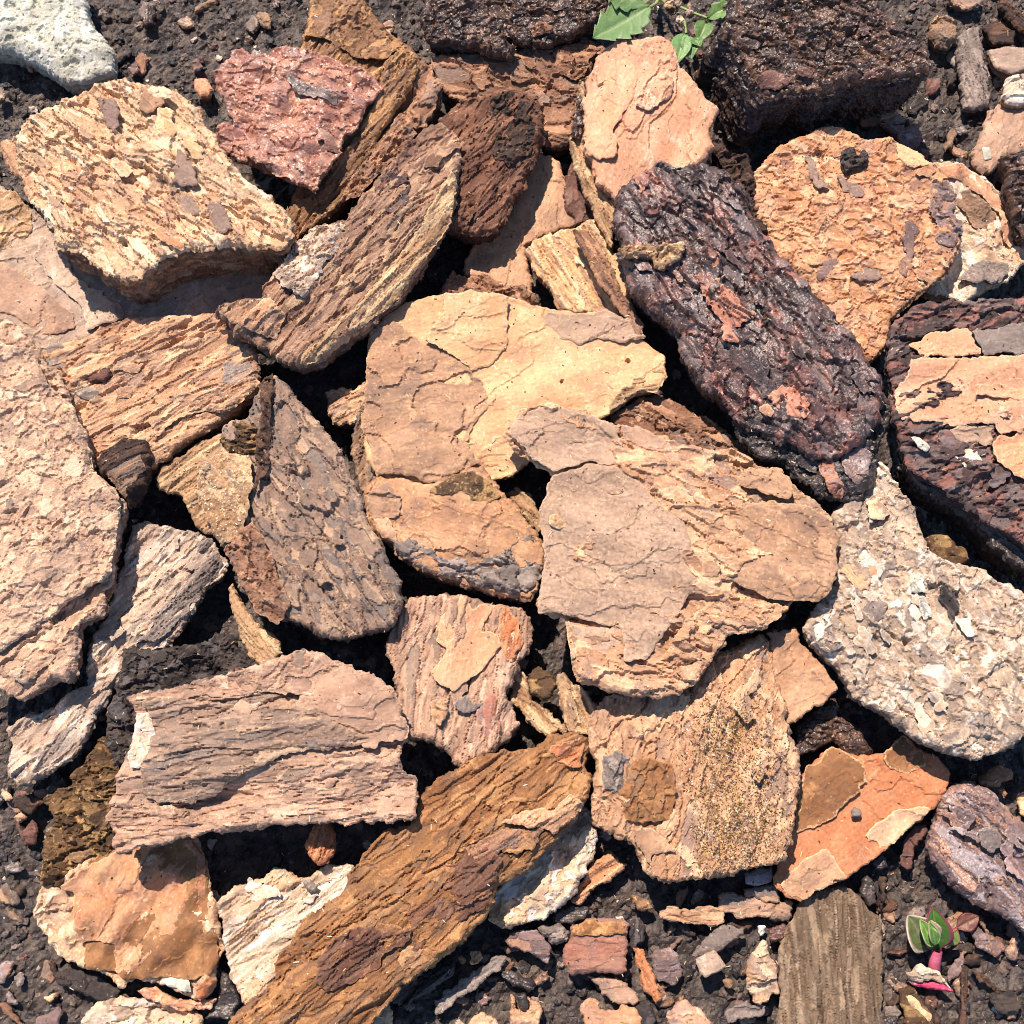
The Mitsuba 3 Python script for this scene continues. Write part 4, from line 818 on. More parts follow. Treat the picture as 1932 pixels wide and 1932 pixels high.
chunk('bark_plate', 'orange tan plate with a torn upper layer and a jagged shadow, at the lower left', 'bark',
      tl('G', (330, 1150), (350, 1080), (450, 1000), (560, 950), (680, 900), (830, 880), (1080, 840), (1160, 1010), (1180, 1150), (1220, 1300), (1250, 1480), (1210, 1650), (1220, 1700), (1170, 1780), (1100, 1800), (1010, 1760), (870, 1700), (760, 1680), (680, 1730), (560, 1640), (430, 1600), (310, 1540), (240, 1430), (190, 1320), (200, 1200), (230, 1150)),
      12, 10, pal='cream', style='wavy', grain=60, rnd=2, patch=0.5,
      plates=[dict(px=tl('G', (340, 1160), (420, 1100), (540, 1000), (700, 920), (850, 900), (1080, 860), (1160, 1030), (1180, 1200), (1200, 1400), (1240, 1500), (1190, 1650), (1090, 1690), (960, 1660), (760, 1680), (650, 1640), (480, 1620), (470, 1500), (420, 1300), (410, 1200)), t=1.0, pal='ochre', style='plain', bsdf='bark_smooth', part='layer', label='rusty lower layer', streak=0.5),
              dict(px=tl('G', (345, 1160), (420, 1100), (540, 1020), (700, 940), (850, 920), (1080, 890), (1150, 1030), (1155, 1200), (1110, 1350), (1100, 1475), (960, 1430), (900, 1440), (850, 1540), (740, 1640), (650, 1640), (630, 1480), (530, 1460), (450, 1480), (420, 1300), (410, 1200)), t=2.0, pal='orange', style='smooth', bsdf='bark_dry', part='layer', label='smooth orange tan upper layer', patch=0.4, jag=0.7, holes=[(248, 1779, 1.2)], curl=0.3),
              dict(px=tl('G', (1110, 1740), (1160, 1650), (1215, 1690), (1170, 1770), (1110, 1790)), t=1.4, pal='copper', style='chip', part='flake', label='dark orange corner flake'),
              dict(px=tl('G', (880, 1690), (940, 1670), (1080, 1690), (1090, 1760), (1010, 1750)), t=1.2, pal='stone', style='chip', part='flake', label='white flake at the lower edge')])
chunk('bark_slab', 'long orange brown grooved bark with dark bands, lying diagonally to the bottom edge', 'bark',
      tl('H', (560, 540), (680, 470), (760, 430), (850, 410), (960, 390), (1100, 365), (1190, 300), (1280, 285), (1390, 300), (1400, 340), (1380, 420), (1420, 560), (1380, 680), (1340, 770), (1240, 870), (1180, 930), (1130, 1000), (1040, 1080), (930, 1150), (870, 1170), (870, 1260), (820, 1330), (740, 1420), (640, 1520), (480, 1640), (350, 1720), (300, 1790), (200, 1900), (60, 2040)) + tl('G', (1600, 2060), (1280, 2060), (1280, 1932), (1350, 1850), (1430, 1800), (1550, 1700), (1550, 1560), (1640, 1450), (1700, 1350), (1830, 1260), (1932, 1180)) + tl('H', (60, 1060), (150, 950), (220, 850), (390, 810), (430, 770), (440, 640)),
      33, 15, gx=0.2, pal='ochre', style='ridged', grain=38, rnd=4, dome=3, jag=1.0, streak=1.2, flakes=3, flake_pals=['ochre', 'orange', 'rust'],
      plates=[dict(px=tl('H', (390, 1230), (450, 1130), (700, 980), (830, 950), (910, 1000), (880, 1110), (860, 1250), (620, 1380), (420, 1520), (400, 1400), (380, 1320)), t=0.9, pal='umber', style='ridged', part='layer', label='dark red brown band', jag=1.2),
              dict(px=tl('H', (700, 950), (850, 860), (1000, 830), (1150, 830), (1100, 900), (900, 960), (760, 1010)), t=1.4, pal='rust', style='fibre', part='layer'),
              dict(px=tl('G', (1780, 1600), (1850, 1480), (1932, 1430)) + tl('H', (60, 1390), (180, 1370), (230, 1430), (390, 1400), (380, 1470), (240, 1540), (220, 1610), (130, 1670), (0, 1720), (-80, 1750), (-140, 1700)), t=1.6, pal='umber', style='ridged', part='layer', label='dark brown raised band near the bottom', jag=1.0),
              dict(px=tl('H', (1180, 380), (1280, 330), (1380, 320), (1360, 430), (1340, 500), (1230, 450)), t=1.0, pal='copper', style='fibre', part='layer', label='reddish orange end'),
              dict(px=tl('H', (900, 800), (1050, 720), (1200, 720), (1300, 640), (1370, 690), (1320, 770), (1200, 870), (1130, 820), (1000, 810)), t=1.4, pal='orange', style='fibre', part='layer')])
chunk('bark_slab', 'wide pink grey slab casting a deep shadow on the pieces at the lower left', 'bark',
      [(235, 1432), (250, 1378), (258, 1345), (237, 1315), (278, 1303), (322, 1295), (368, 1285), (440, 1266), (520, 1240), (585, 1222), (625, 1240), (660, 1258), (710, 1275), (745, 1310), (755, 1342), (770, 1368), (762, 1400), (752, 1430), (760, 1450), (786, 1472), (786, 1543), (766, 1549), (723, 1549), (682, 1553), (642, 1556), (570, 1553), (496, 1563), (402, 1573), (352, 1580), (292, 1595), (255, 1595), (221, 1611), (211, 1593), (214, 1570), (193, 1549), (201, 1519), (214, 1499), (218, 1462)],
      40, 8, gy=-0.4, pal='pink', style='ridged', grain=6, holes=[(700, 1317, 1.0)], rnd=2.5, jag=1.0, inset=0.6, flakes=3, flake_pals=['pink', 'sand', 'tan'], dirt=0.9,
      plates=[dict(px=tl('G', (800, 110), (950, 90), (1280, 130), (1770, 150), (1932, 260), (2100, 330), (1900, 380), (1640, 400), (1420, 500), (1250, 600), (1190, 670), (1000, 690), (810, 660), (790, 480), (850, 330)), t=0.9, pal='dust', style='ridged', part='layer', label='grey brown weathered layer', specks=4, grain=8),
              dict(px=tl('G', (720, 440), (760, 290), (770, 180), (840, 170), (850, 300), (860, 400), (790, 470), (740, 500)), t=1.2, pal='white', style='pitted', part='crust', label='pale grey crust at the left end', patch=0.2),
              dict(px=tl('G', (1050, 30), (1300, -50), (1560, -120), (1700, -180), (1840, -100), (1932, -20), (1750, 80), (1500, 60), (1250, 100)), t=1.2, pal='pink', style='wavy', part='layer', label='pinkish upper layer'),
              dict(px=[(600, 1235), (650, 1255), (710, 1275), (748, 1310), (757, 1342), (772, 1368), (762, 1398), (720, 1402), (690, 1412), (655, 1400), (620, 1404), (580, 1380), (590, 1350), (560, 1330), (575, 1300), (560, 1280)], t=1.6, pal='pink', style='smooth', part='layer', label='smoother upper layer at the right end', jag=1.2, sink=(1.2, 0.0), dirt=0.9)])
chunk('bark_flake', 'big layered mauve tan flake in the centre right', 'bark',
      [(950, 818), (960, 800), (978, 775), (994, 761), (1040, 760), (1100, 775), (1165, 800), (1219, 810), (1262, 828), (1300, 842), (1350, 846), (1392, 850), (1429, 872), (1486, 900), (1519, 930), (1563, 967), (1583, 1007), (1580, 1044), (1573, 1088), (1565, 1115), (1546, 1135), (1500, 1133), (1484, 1150), (1445, 1183), (1419, 1194), (1378, 1198), (1370, 1212), (1348, 1242), (1325, 1275), (1285, 1312), (1252, 1318), (1212, 1315), (1145, 1305), (1090, 1285), (1074, 1250), (1080, 1225), (1064, 1165), (1014, 1158), (1014, 1128), (1028, 1058), (1044, 1031), (1030, 1000), (1018, 964), (1041, 930), (1038, 894), (997, 866), (965, 850)],
      43, 6, gx=0.15, pal='tan', style='flaky', grain=-15, rnd=1.2, jag=0.9, inset=0.7, bsdf='bark_dry', specks=3, lam=0.9,
      plates=[dict(px=[(1041, 897), (1111, 873), (1178, 884), (1219, 920), (1246, 954), (1290, 981), (1310, 1040), (1322, 1090), (1290, 1140), (1219, 1245), (1178, 1247), (1174, 1187), (1068, 1161), (1014, 1158), (1020, 1110), (1028, 1058), (1018, 964)], t=2.0, pal='mauve', style='smooth', bsdf='bark_dry', part='layer', label='large mauve layer', grit=1.4, specks=4, jag=0.6, sink=(0.5, 4.2), patch=0.3),
              dict(px=tl('F', (240, 880), (350, 910), (550, 900), (700, 920), (830, 1000), (890, 1100), (880, 1250), (850, 1400), (780, 1470), (600, 1470), (500, 1460), (380, 1400), (290, 1350), (120, 1330), (120, 1200), (150, 1070), (190, 960)), t=2.2, pal='dustan', style='smooth', bsdf='bark_dry', part='layer', label='rounded tan layer on the right', grit=1.5, specks=4, jag=0.7, sink=(0.9, 4.7)),
              dict(px=tl('F', (310, 760), (400, 710), (550, 705), (630, 790), (610, 900), (540, 890), (420, 840), (330, 810)), t=2.2, pal='dustan', style='smooth', part='flake', label='small olive grey flake'),
              dict(px=[(958, 815), (980, 778), (1040, 765), (1100, 780), (1165, 803), (1175, 840), (1170, 880), (1110, 870), (1045, 888), (1000, 862)], t=1.4, pal='mauve', style='smooth', part='layer', bsdf='bark_smooth', curl=0.8),
              dict(px=tl('E', (1310, 1700), (1270, 1590), (1590, 1630), (1575, 1790), (1480, 1790), (1310, 1790)), t=0.9, pal='mauve', style='plain', part='layer', bsdf='bark_smooth'),
              dict(px=tl('E', (1268, 1568), (1288, 1568), (1325, 1790), (1300, 1800)), t=1.4, pal='honey', style='fibre', part='splinter', label='thin yellow splinter', jag=0.2),
              dict(px=tl('E', (1175, 1000), (1220, 965), (1290, 970), (1330, 1010), (1300, 1060), (1230, 1060), (1180, 1030)), t=2.4, pal='honey', style='pitted', part='spot', label='yellow oval spot', jag=0.6),
              dict(px=[(1350, 1130), (1420, 1140), (1480, 1140), (1470, 1165), (1420, 1190), (1380, 1195), (1345, 1238), (1290, 1255), (1240, 1280), (1250, 1240), (1300, 1160)], t=0.9, pal='tan', style='flaky', part='layer'),
              dict(px=[(1175, 800), (1225, 812), (1262, 832), (1300, 900), (1330, 940), (1350, 960), (1300, 975), (1250, 950), (1220, 915), (1180, 880)], t=1.1, pal='pink', style='smooth', part='layer', bsdf='bark_smooth')])
# -- lower right corner
chunk('bark_chunk', 'reddish violet scaly chunk at the right edge near the sprout', 'bark',
      tl('I', (1470, 640), (1560, 570), (1620, 560), (1760, 620), (1850, 720), (1932, 790), (2020, 860), (2020, 1480), (1932, 1400), (1850, 1330), (1720, 1290), (1560, 1180), (1420, 1020), (1390, 920), (1450, 760)),
      16, 14, pal='violet', style='flaky', grain=-48, bsdf='bark_damp', rnd=3, dome=1.5, flakes=6, flake_pals=['violet', 'red', 'slate', 'copper'],
      plates=[dict(px=tl('I', (1670, 850), (1740, 820), (1800, 870), (1810, 930), (1760, 970), (1700, 940)), t=1.4, pal='slate', style='smooth', part='scale', label='smooth grey scale')])
chunk('wood_plank', 'flat grey weathered stick with lengthwise grain at the bottom right', 'wood',
      tl('I', (690, 1230), (780, 1180), (880, 1160), (960, 1165), (1030, 1230), (1060, 1290), (1140, 1340), (1142, 2060), (520, 2060), (560, 1800), (550, 1520), (620, 1350)),
      9, 8, pal='plank', style='fibre', grain=90, rnd=2.0, jag=0.4, streak=1.3)
# ------------------------------------------------------------------ stones, chips and crumbs
chunk('pumice_stone', 'white pitted stone at the top left corner', 'stone',
      [(-60, -60), (150, -60), (158, 0), (175, 45), (205, 75), (213, 95), (212, 130), (180, 143), (150, 150), (112, 146), (85, 125), (40, 98), (0, 88), (-60, 80)], 20, 18, pal='stone', style='pumice', pits=1.7, rnd=7, dome=4, bsdf='stone_mat', patch=0.35, specks=0, streak=0.2, grit=0.5, dirt=0.15, jag=0.8)


def chip(label, px, z, th, pal, base='bark_chip', cat='bark chip', **kw):
    kw.setdefault('style', 'chip')
    kw.setdefault('rnd', 1.2)
    return chunk(base, label, cat, px, z, th, pal=pal, foot=False, step=0.62, **kw)


chip('small smooth pink stone between the yellow block and the red wavy flake', tl('A', (1085, 430), (1160, 430), (1200, 500), (1180, 540), (1130, 545), (1090, 490)), 6, 6, 'peach', 'pebble', 'stone', style='plain', rnd=3, bsdf='stone_mat', jag=0.3)
chip('tiny pink pebble just under the white pitted stone', tl('A', (145, 375), (175, 360), (190, 395), (165, 415)), 4, 4, 'peach', 'pebble', 'stone', rnd=1.5)
chip('dull violet chip in the soil above the small pink stone', tl('A', (1060, 340), (1120, 320), (1145, 370), (1090, 400)), 3, 3, 'violet')
chip('grey violet crumb in the dark soil right of the white stone', tl('A', (720, 370), (760, 330), (790, 380), (750, 420)), 4, 4, 'violet', 'pebble', 'stone')
chip('thin pink sliver by the top edge right of the ridged brown chunk', tl('B', (220, 150), (290, 105), (310, 130), (280, 190), (240, 180)), 5, 3, 'pink')
chip('tan crumb at the left edge below the white stone', tl('A', (-40, 480), (15, 490), (22, 560), (-40, 590)), 5, 5, 'grey', 'pebble', 'stone')
chip('round brown nodule at the top right beside the dark rod', tl('C', (1400, 130), (1440, 85), (1510, 70), (1570, 130), (1560, 220), (1500, 260), (1430, 240), (1400, 190)), 9, 9, 'brown', 'bark_nodule', 'bark', style='rough', rnd=4)
chip('dark rod shaped chip standing in the soil at the top right', tl('C', (1590, 150), (1690, 140), (1700, 250), (1750, 530), (1740, 580), (1640, 610), (1600, 590), (1580, 420), (1565, 260)), 9, 8, 'slate', 'bark_rod', 'bark', style='fibre', grain=-80, rnd=3)
chip('flat grey pebble at the right edge below the top corner', tl('C', (1730, 270), (1850, 250), (1990, 260), (1990, 370), (1870, 410), (1780, 370)), 9, 8, 'grey', 'pebble', 'stone', style='plain', rnd=3, jag=0.4)
chip('dark rod in the top right corner', tl('C', (1800, -40), (1850, -10), (1990, 120), (1990, 200), (1890, 150), (1800, 30)), 7, 6, 'black', 'bark_rod', 'bark', style='fibre', grain=-45, rnd=3)
chip('dark chip between the dark rod and the flat grey pebble', tl('C', (1700, 150), (1780, 100), (1880, 170), (1880, 240), (1760, 250)), 6, 5, 'black')
chip('tan chip cut off by the top edge above the round brown nodule', tl('C', (1500, -60), (1700, -60), (1690, 20), (1600, 50), (1540, 20)), 6, 5, 'pink')
chip('rust coloured sliver leaning on the right shoulder of the big black block', tl('C', (1090, 40), (1130, 60), (1230, 150), (1210, 165), (1130, 115)), 22, 3, 'wine')
chip('violet brown chip in the soil below the big black block', tl('C', (1220, 740), (1330, 700), (1380, 780), (1300, 850), (1230, 830)), 5, 4, 'violet')
chip('white papery scrap lying on the flat pink piece at the right', tl('C', (1695, 830), (1740, 825), (1755, 890), (1710, 900)), 10, 1.2, 'stone', 'paper_scrap', 'scrap', style='plain', rnd=0.3, jag=0.1)
# bottom middle
H = [
 ('grey stick chip under the lower edge of the long orange brown bark', [(270, 1800), (350, 1720), (480, 1650), (510, 1640), (430, 1740), (330, 1840)], 6, 4, 'slate', dict(grain=40, style='fibre')),
 ('black pointed stick below the long orange brown bark', [(400, 1780), (450, 1690), (640, 1570), (645, 1640), (500, 1760), (320, 1850)], 9, 6, 'char', dict(grain=35, style='fibre', bsdf='bark_damp')),
 ('long dark brown stick at the bottom edge', [(530, 1800), (600, 1740), (900, 1540), (945, 1560), (880, 1640), (700, 1770), (540, 1890)], 7, 6, 'slate', dict(grain=35, style='fibre')),
 ('glossy black rod lying right of the long dark brown stick', [(900, 1650), (960, 1625), (1100, 1690), (1090, 1745), (1020, 1730), (910, 1690)], 6, 5, 'char', dict(grain=-20, style='fibre', bsdf='bark_damp', rnd=2.5)),
 ('reddish pink thick chip with an orange top band near the bottom', [(1300, 1380), (1400, 1340), (1620, 1350), (1615, 1640), (1480, 1655), (1310, 1650), (1255, 1600), (1250, 1530), (1310, 1440)], 11, 10, 'red', dict(style='smooth', rnd=2.5, plates=[dict(px=tl('H', (1300, 1385), (1400, 1350), (1610, 1360), (1610, 1410), (1450, 1440), (1320, 1430)), t=0.6, pal='ochre', style='pitted', part='band', label='orange top band')])),
 ('dull purple wedge below the pale cream wrinkled piece', [(930, 1470), (980, 1400), (1100, 1390), (1180, 1500), (1170, 1600), (1050, 1530)], 8, 7, 'violet', {}),
 ('grey earthy lump left of the reddish pink thick chip', [(1110, 1380), (1230, 1370), (1290, 1420), (1280, 1480), (1220, 1490), (1140, 1440)], 9, 8, 'slate', dict(style='rough', rnd=3)),
 ('pink wedge shaped chip under the reddish pink thick chip', [(1390, 1665), (1560, 1665), (1690, 1800), (1680, 1820), (1570, 1820), (1480, 1770)], 6, 5, 'pink', dict(style='smooth')),
 ('orange sliver with a dark red tip near the bottom', [(1640, 1500), (1700, 1510), (1750, 1620), (1800, 1780), (1780, 1830), (1720, 1760), (1680, 1640)], 7, 5, 'copper', dict(style='fibre', grain=-65, rnd=2)),
 ('purple brown chip right of the orange sliver', [(1740, 1560), (1850, 1490), (1900, 1540), (1932, 1640), (1870, 1720), (1790, 1700)], 6, 5, 'violet', {}),
 ('tan lobed scrap like an oak leaf at the bottom edge', [(1340, 1840), (1400, 1780), (1450, 1800), (1460, 1850), (1560, 1860), (1580, 1820), (1660, 1830), (1700, 1900), (1690, 2040), (1380, 2040), (1370, 1900)], 6, 3, 'orange', dict(style='plain', bsdf='bark_smooth')),
 ('split husk with a black centre at the bottom edge', [(960, 1770), (1000, 1850), (1060, 1860), (1070, 1780), (1110, 1780), (1130, 1900), (1110, 2040), (960, 2040)], 7, 5, 'tan', dict(style='flaky', rnd=2)),
 ('black shiny seed in the split husk', [(985, 1760), (1040, 1755), (1060, 1820), (1030, 1860), (995, 1840)], 8, 6, 'char', dict(style='plain', rnd=3, bsdf='bark_damp')),
 ('tan round ended chip at the bottom edge beside the grey stick', [(200, 1810), (260, 1810), (300, 1870), (290, 1940), (220, 2040), (60, 2040), (100, 1900)], 9, 8, 'cream', dict(style='flaky', rnd=2)),
 ('orange tan chip cut off by the bottom edge in the middle', [(730, 1920), (780, 1870), (850, 1880), (900, 1960), (880, 2040), (720, 2040)], 6, 5, 'orange', {}),
 ('pale pink chip cut off by the bottom edge right of the lobed scrap', [(1840, 1860), (1932, 1790), (2040, 1850), (2100, 1960), (2090, 2040), (1850, 2040)], 8, 7, 'peach', dict(style='flaky')),
 ('dark rounded lump right of the lobed scrap', [(1660, 1840), (1720, 1800), (1770, 1840), (1780, 2040), (1690, 2040)], 6, 5, 'char', dict(rnd=3)),
 ('flat tan slab chip below the mossy chunk', [(1790, 1290), (1870, 1275), (2000, 1270), (2150, 1270), (2170, 1360), (2060, 1380), (1932, 1365), (1800, 1345)], 10, 6, 'tan', dict(style='ridged', grain=-5)),
 ('small grey chip on the soil under the mossy chunk', [(1640, 1200), (1720, 1220), (1760, 1290), (1700, 1300), (1650, 1260)], 7, 5, 'fibre', {}),
 ('shiny black chip under the pale cream wrinkled piece', [(1200, 1320), (1290, 1260), (1400, 1270), (1370, 1330), (1300, 1370), (1210, 1350)], 6, 5, 'char', dict(bsdf='bark_damp')),
 ('narrow dark chip right of the reddish pink thick chip', [(1620, 1340), (1710, 1350), (1720, 1470), (1640, 1500), (1620, 1420)], 6, 5, 'char', dict(style='fibre', grain=80)),
 ('small yellow crumb left of the long dark brown stick', [(725, 1535), (790, 1520), (805, 1560), (760, 1600), (730, 1575)], 9, 3, 'honey', dict(style='rough')),
 ('small ochre crumb beside the black pointed stick', [(660, 1550), (690, 1535), (710, 1570), (690, 1600), (665, 1590)], 9, 3, 'ochre', dict(style='rough')),
]
for lab, pts, z, th, pal, kw in H:
    chip(lab, tl('H', *pts), z, th, pal, 'stick' if 'stick' in lab.split(' chip')[0] and 'chip' not in lab else 'bark_chip', 'stick' if 'stick' in lab and 'chip' not in lab and 'left of' not in lab and 'beside' not in lab and 'right of' not in lab else 'bark chip', **kw)
I = [
 ('pinkish cracked chip between the mossy chunk and the grey weathered stick', [(210, 1200), (340, 1190), (440, 1230), (540, 1250), (530, 1310), (440, 1335), (350, 1330), (220, 1300)], 8, 6, 'pink', {}),
 ('dark violet chip in the shade under the mossy chunk', [(360, 1080), (510, 1040), (525, 1110), (440, 1160), (370, 1140)], 11, 6, 'violet', {}),
 ('brown chip wedged under the lower left corner of the bright orange plate', [(360, 1180), (540, 1150), (570, 1250), (480, 1240), (370, 1215)], 9, 6, 'brown', {}),
 ('dull olive brown nodule beside the top end of the grey weathered stick', [(500, 1340), (540, 1250), (620, 1240), (645, 1290), (600, 1355)], 8, 7, 'brown', dict(rnd=3)),
 ('dark red block chip left of the grey weathered stick', [(490, 1390), (600, 1370), (625, 1400), (580, 1480), (500, 1485)], 7, 6, 'wine', dict(bsdf='bark_damp')),
 ('flat grey chip pointing to the upper right, above the pale block', [(60, 1550), (110, 1460), (230, 1370), (360, 1390), (350, 1430), (260, 1500), (200, 1540)], 8, 5, 'slate', dict(style='smooth')),
 ('pale squarish block near the bottom', [(80, 1570), (190, 1515), (262, 1610), (140, 1678), (110, 1640)], 12, 8, 'grey', dict(style='plain', rnd=1.0, jag=0.3)),
 ('tan orange nodule left of the grey weathered stick', [(380, 1620), (400, 1530), (460, 1460), (500, 1490), (510, 1560), (545, 1600), (540, 1690), (565, 1760), (500, 1810), (430, 1815), (390, 1760), (370, 1680)], 11, 9, 'cream', dict(style='flaky', rnd=3)),
 ('flat lilac grey chip at the bottom under the tan orange nodule', [(260, 1860), (380, 1795), (400, 1830), (500, 1830), (450, 1880), (340, 1910), (260, 1932)], 8, 5, 'slate', dict(style='smooth')),
 ('small round pale pebble below the pale block', [(235, 1690), (280, 1675), (305, 1710), (270, 1740)], 6, 5, 'fibre', dict(rnd=2)),
 ('golden green flecked chip under the pink rooted sprout', [(1220, 1720), (1320, 1730), (1420, 1900), (1400, 2040), (1290, 2040)], 6, 5, 'moss', dict(plates=[dict(px=tl('I', (1240, 1740), (1320, 1780), (1410, 1880), (1400, 1920), (1300, 1820)), t=0.5, pal='honey', style='pitted', part='crust', label='golden crust')])),
 ('dark upright stick at the bottom edge right of the sprout', [(1590, 1600), (1625, 1610), (1612, 1932), (1590, 2040), (1575, 2040)], 6, 5, 'black', dict(style='fibre', grain=88, jag=0.3)),
 ('dark slanting stick right of the pink rooted sprout', [(1640, 1620), (1690, 1640), (1780, 1720), (1800, 1765), (1700, 1700)], 5, 4, 'black', dict(style='fibre', grain=-38)),
 ('glossy black chip under the bright orange plate', [(1030, 1130), (1060, 1090), (1110, 1180), (1110, 1250), (1060, 1260), (1010, 1180)], 8, 6, 'char', dict(bsdf='bark_damp', rnd=2.5)),
 ('dark brown upright chip right of the glossy black chip', [(1120, 1100), (1160, 1110), (1165, 1240), (1130, 1290)], 7, 6, 'black', {}),
 ('dull red chip at the right side of the bright orange plate', [(1260, 880), (1330, 820), (1390, 800), (1400, 840), (1320, 950), (1290, 1060), (1250, 1050)], 8, 6, 'wine', dict(style='smooth')),
 ('black squarish chip under the right side of the bright orange plate', [(1080, 1010), (1140, 985), (1175, 1050), (1100, 1065)], 7, 5, 'char', dict(bsdf='bark_damp')),
 ('reddish nodule above the reddish violet scaly chunk', [(1690, 540), (1760, 490), (1860, 480), (1875, 530), (1800, 600), (1700, 590)], 9, 8, 'rust', dict(rnd=3)),
 ('small reddish crumb right of the reddish nodule', [(1790, 620), (1830, 595), (1860, 640), (1820, 670)], 7, 6, 'rust', dict(rnd=2)),
 ('tan chip cut off by the right edge above the scaly chunk', [(1905, 660), (1990, 630), (2040, 700), (1990, 780), (1915, 745)], 9, 7, 'honey', {}),
 ('tiny white chip left of the grey weathered stick', [(440, 1390), (475, 1380), (480, 1430), (450, 1440)], 6, 3, 'stone', {}),
 ('dark brown piece in the deep gap beside the pale crumbling chunk', [(640, 260), (760, 160), (870, 90), (900, 200), (1000, 260), (1080, 400), (980, 440), (860, 340), (660, 430)], 12, 12, 'black', dict(style='rough', bsdf='bark_damp')),
 ('small brown chip at the lower right below the scaly chunk', [(1660, 1340), (1700, 1330), (1750, 1420), (1730, 1440)], 5, 4, 'rust', {}),
 ('dark flat chip at the lower right between the sprout and the scaly chunk', [(1620, 1380), (1750, 1430), (1830, 1500), (1780, 1560), (1660, 1490)], 5, 4, 'violet', {}),
 ('dark chip in the bottom right corner', [(1740, 1780), (1850, 1740), (1932, 1800), (1900, 1880), (1780, 1870)], 5, 4, 'char', {}),
]
for lab, pts, z, th, pal, kw in I:
    base = 'stick' if ' stick ' in lab and lab.startswith('dark') and 'chip' not in lab else 'bark_chip'
    base = 'pebble' if 'pebble' in lab else base
    chip(lab, tl('I', *pts), z, th, pal, base, {'stick': 'stick', 'pebble': 'stone'}.get(base, 'bark chip'), **kw)
G = [
 ('dark flat chip under the lower edge of the orange tan plate', [(290, 1640), (420, 1620), (560, 1650), (670, 1740), (640, 1820), (560, 1800), (400, 1740), (320, 1700)], 6, 6, 'char', dict(style='smooth')),
 ('pale yellow scrap in the soil at the lower left', [(240, 1785), (280, 1775), (310, 1755), (315, 1785), (290, 1815), (255, 1805)], 4, 2, 'honey', {}),
 ('cream cracked piece cut off by the bottom edge at the left', [(430, 2060), (480, 1870), (560, 1800), (680, 1770), (780, 1780), (900, 1820), (1000, 1840), (1140, 1870), (1140, 2060)], 7, 6, 'white', dict(style='flaky', rnd=2)),
 ('curved orange and cream rind under the orange tan plate', [(760, 1740), (870, 1730), (990, 1790), (1040, 1810), (1220, 1785), (1190, 1845), (1060, 1860), (940, 1830), (820, 1800)], 11, 4, 'coral', dict(style='wavy')),
 ('dark wedge of bark right of the curved rind', [(1230, 1600), (1300, 1700), (1340, 1800), (1300, 1900), (1150, 1900), (1180, 1840), (1230, 1780)], 7, 6, 'char', dict(bsdf='bark_damp')),
 ('reddish twig at the left bottom corner', [(-20, 1780), (30, 1820), (140, 1950), (120, 1970), (10, 1850)], 4, 3, 'rust', dict(style='fibre', grain=-48)),
 ('pink chip at the bottom edge near the left corner', [(170, 2040), (200, 1900), (330, 1840), (330, 1932), (320, 2040)], 5, 4, 'violet', {}),
 ('dark reddish upright chip in the soil at the left', [(120, 850), (180, 770), (210, 830), (200, 920), (140, 930)], 5, 5, 'wine', {}),
 ('small tan pebble at the left under the pale weathered piece', [(80, 770), (120, 740), (145, 770), (110, 810)], 5, 4, 'tan', dict(rnd=2)),
 ('bluish grey shiny chip at the left edge', [(20, 1040), (90, 1020), (135, 1060), (90, 1085), (30, 1075)], 4, 3, 'slate', dict(bsdf='bark_damp')),
 ('small cream flake at the left edge under the pale weathered piece', [(0, 600), (40, 620), (70, 660), (50, 680), (0, 650)], 5, 3, 'white', {}),
 ('dark block in the shade beneath the pale weathered piece', [(60, 640), (160, 640), (240, 680), (170, 750), (80, 720)], 8, 8, 'black', {}),
 ('red brown stick end poking out of the gap under the pink grey slab', [(1720, 960), (1760, 800), (1840, 770), (1880, 860), (1875, 970), (1840, 1040), (1780, 1040)], 22, 8, 'copper', dict(style='fibre', grain=75, rnd=3)),
 ('small grey cracked chip on the pale cracked cream piece', [(1690, 1130), (1740, 1110), (1790, 1150), (1770, 1200), (1710, 1170)], 18, 3, 'slate', {}),
]
for lab, pts, z, th, pal, kw in G:
    base = 'twig' if 'twig' in lab else 'pebble' if 'pebble' in lab else 'bark_chip'
    chip(lab, tl('G', *pts), z, th, pal, base, {'twig': 'twig', 'pebble': 'stone'}.get(base, 'bark chip'), **kw)

# ------------------------------------------------------------------ soil
def soil_height(x, y):
    h = 2.2 * fb(x / 26, y / 26, 151, 3) + 1.5 * pn(x / 8, y / 8, 152) + 1.1 * pn(x / 3.4, y / 3.4, 153) + 0.6 * pn(x / 1.7, y / 1.7, 154)
    return np.where(h > 0, h, h * 1.3) - 1.0


ax = np.concatenate([-np.geomspace(3000, 330, 16)[:-1], np.arange(-330, 330.1, 1.5), np.geomspace(330, 3000, 16)[1:]])
ay = ax
X, Y = np.meshgrid(ax, ay)
gx_, gy_ = X.ravel(), Y.ravel()
hz = soil_height(gx_, gy_) - 2.0
n_ = len(ax)
ii, jj = np.meshgrid(np.arange(n_ - 1), np.arange(n_ - 1))
a_ = (jj * n_ + ii).ravel()
quad = np.c_[a_, a_ + 1, a_ + n_ + 1, a_ + n_]
sc = mx(np.broadcast_to(lin((72, 64, 60)) * K, (len(gx_), 3)), lin((104, 92, 82)) * K, sm(-0.2, 0.5, fb(gx_ / 9, gy_ / 9, 161, 4)))
sc = mx(sc, lin((56, 51, 50)) * K, sm(0.1, 0.5, fb(gx_ / 14, gy_ / 14, 162, 3)))
sc = sc * np.exp(0.3 * pn(gx_ / 1.6, gy_ / 1.6, 163))[:, None]
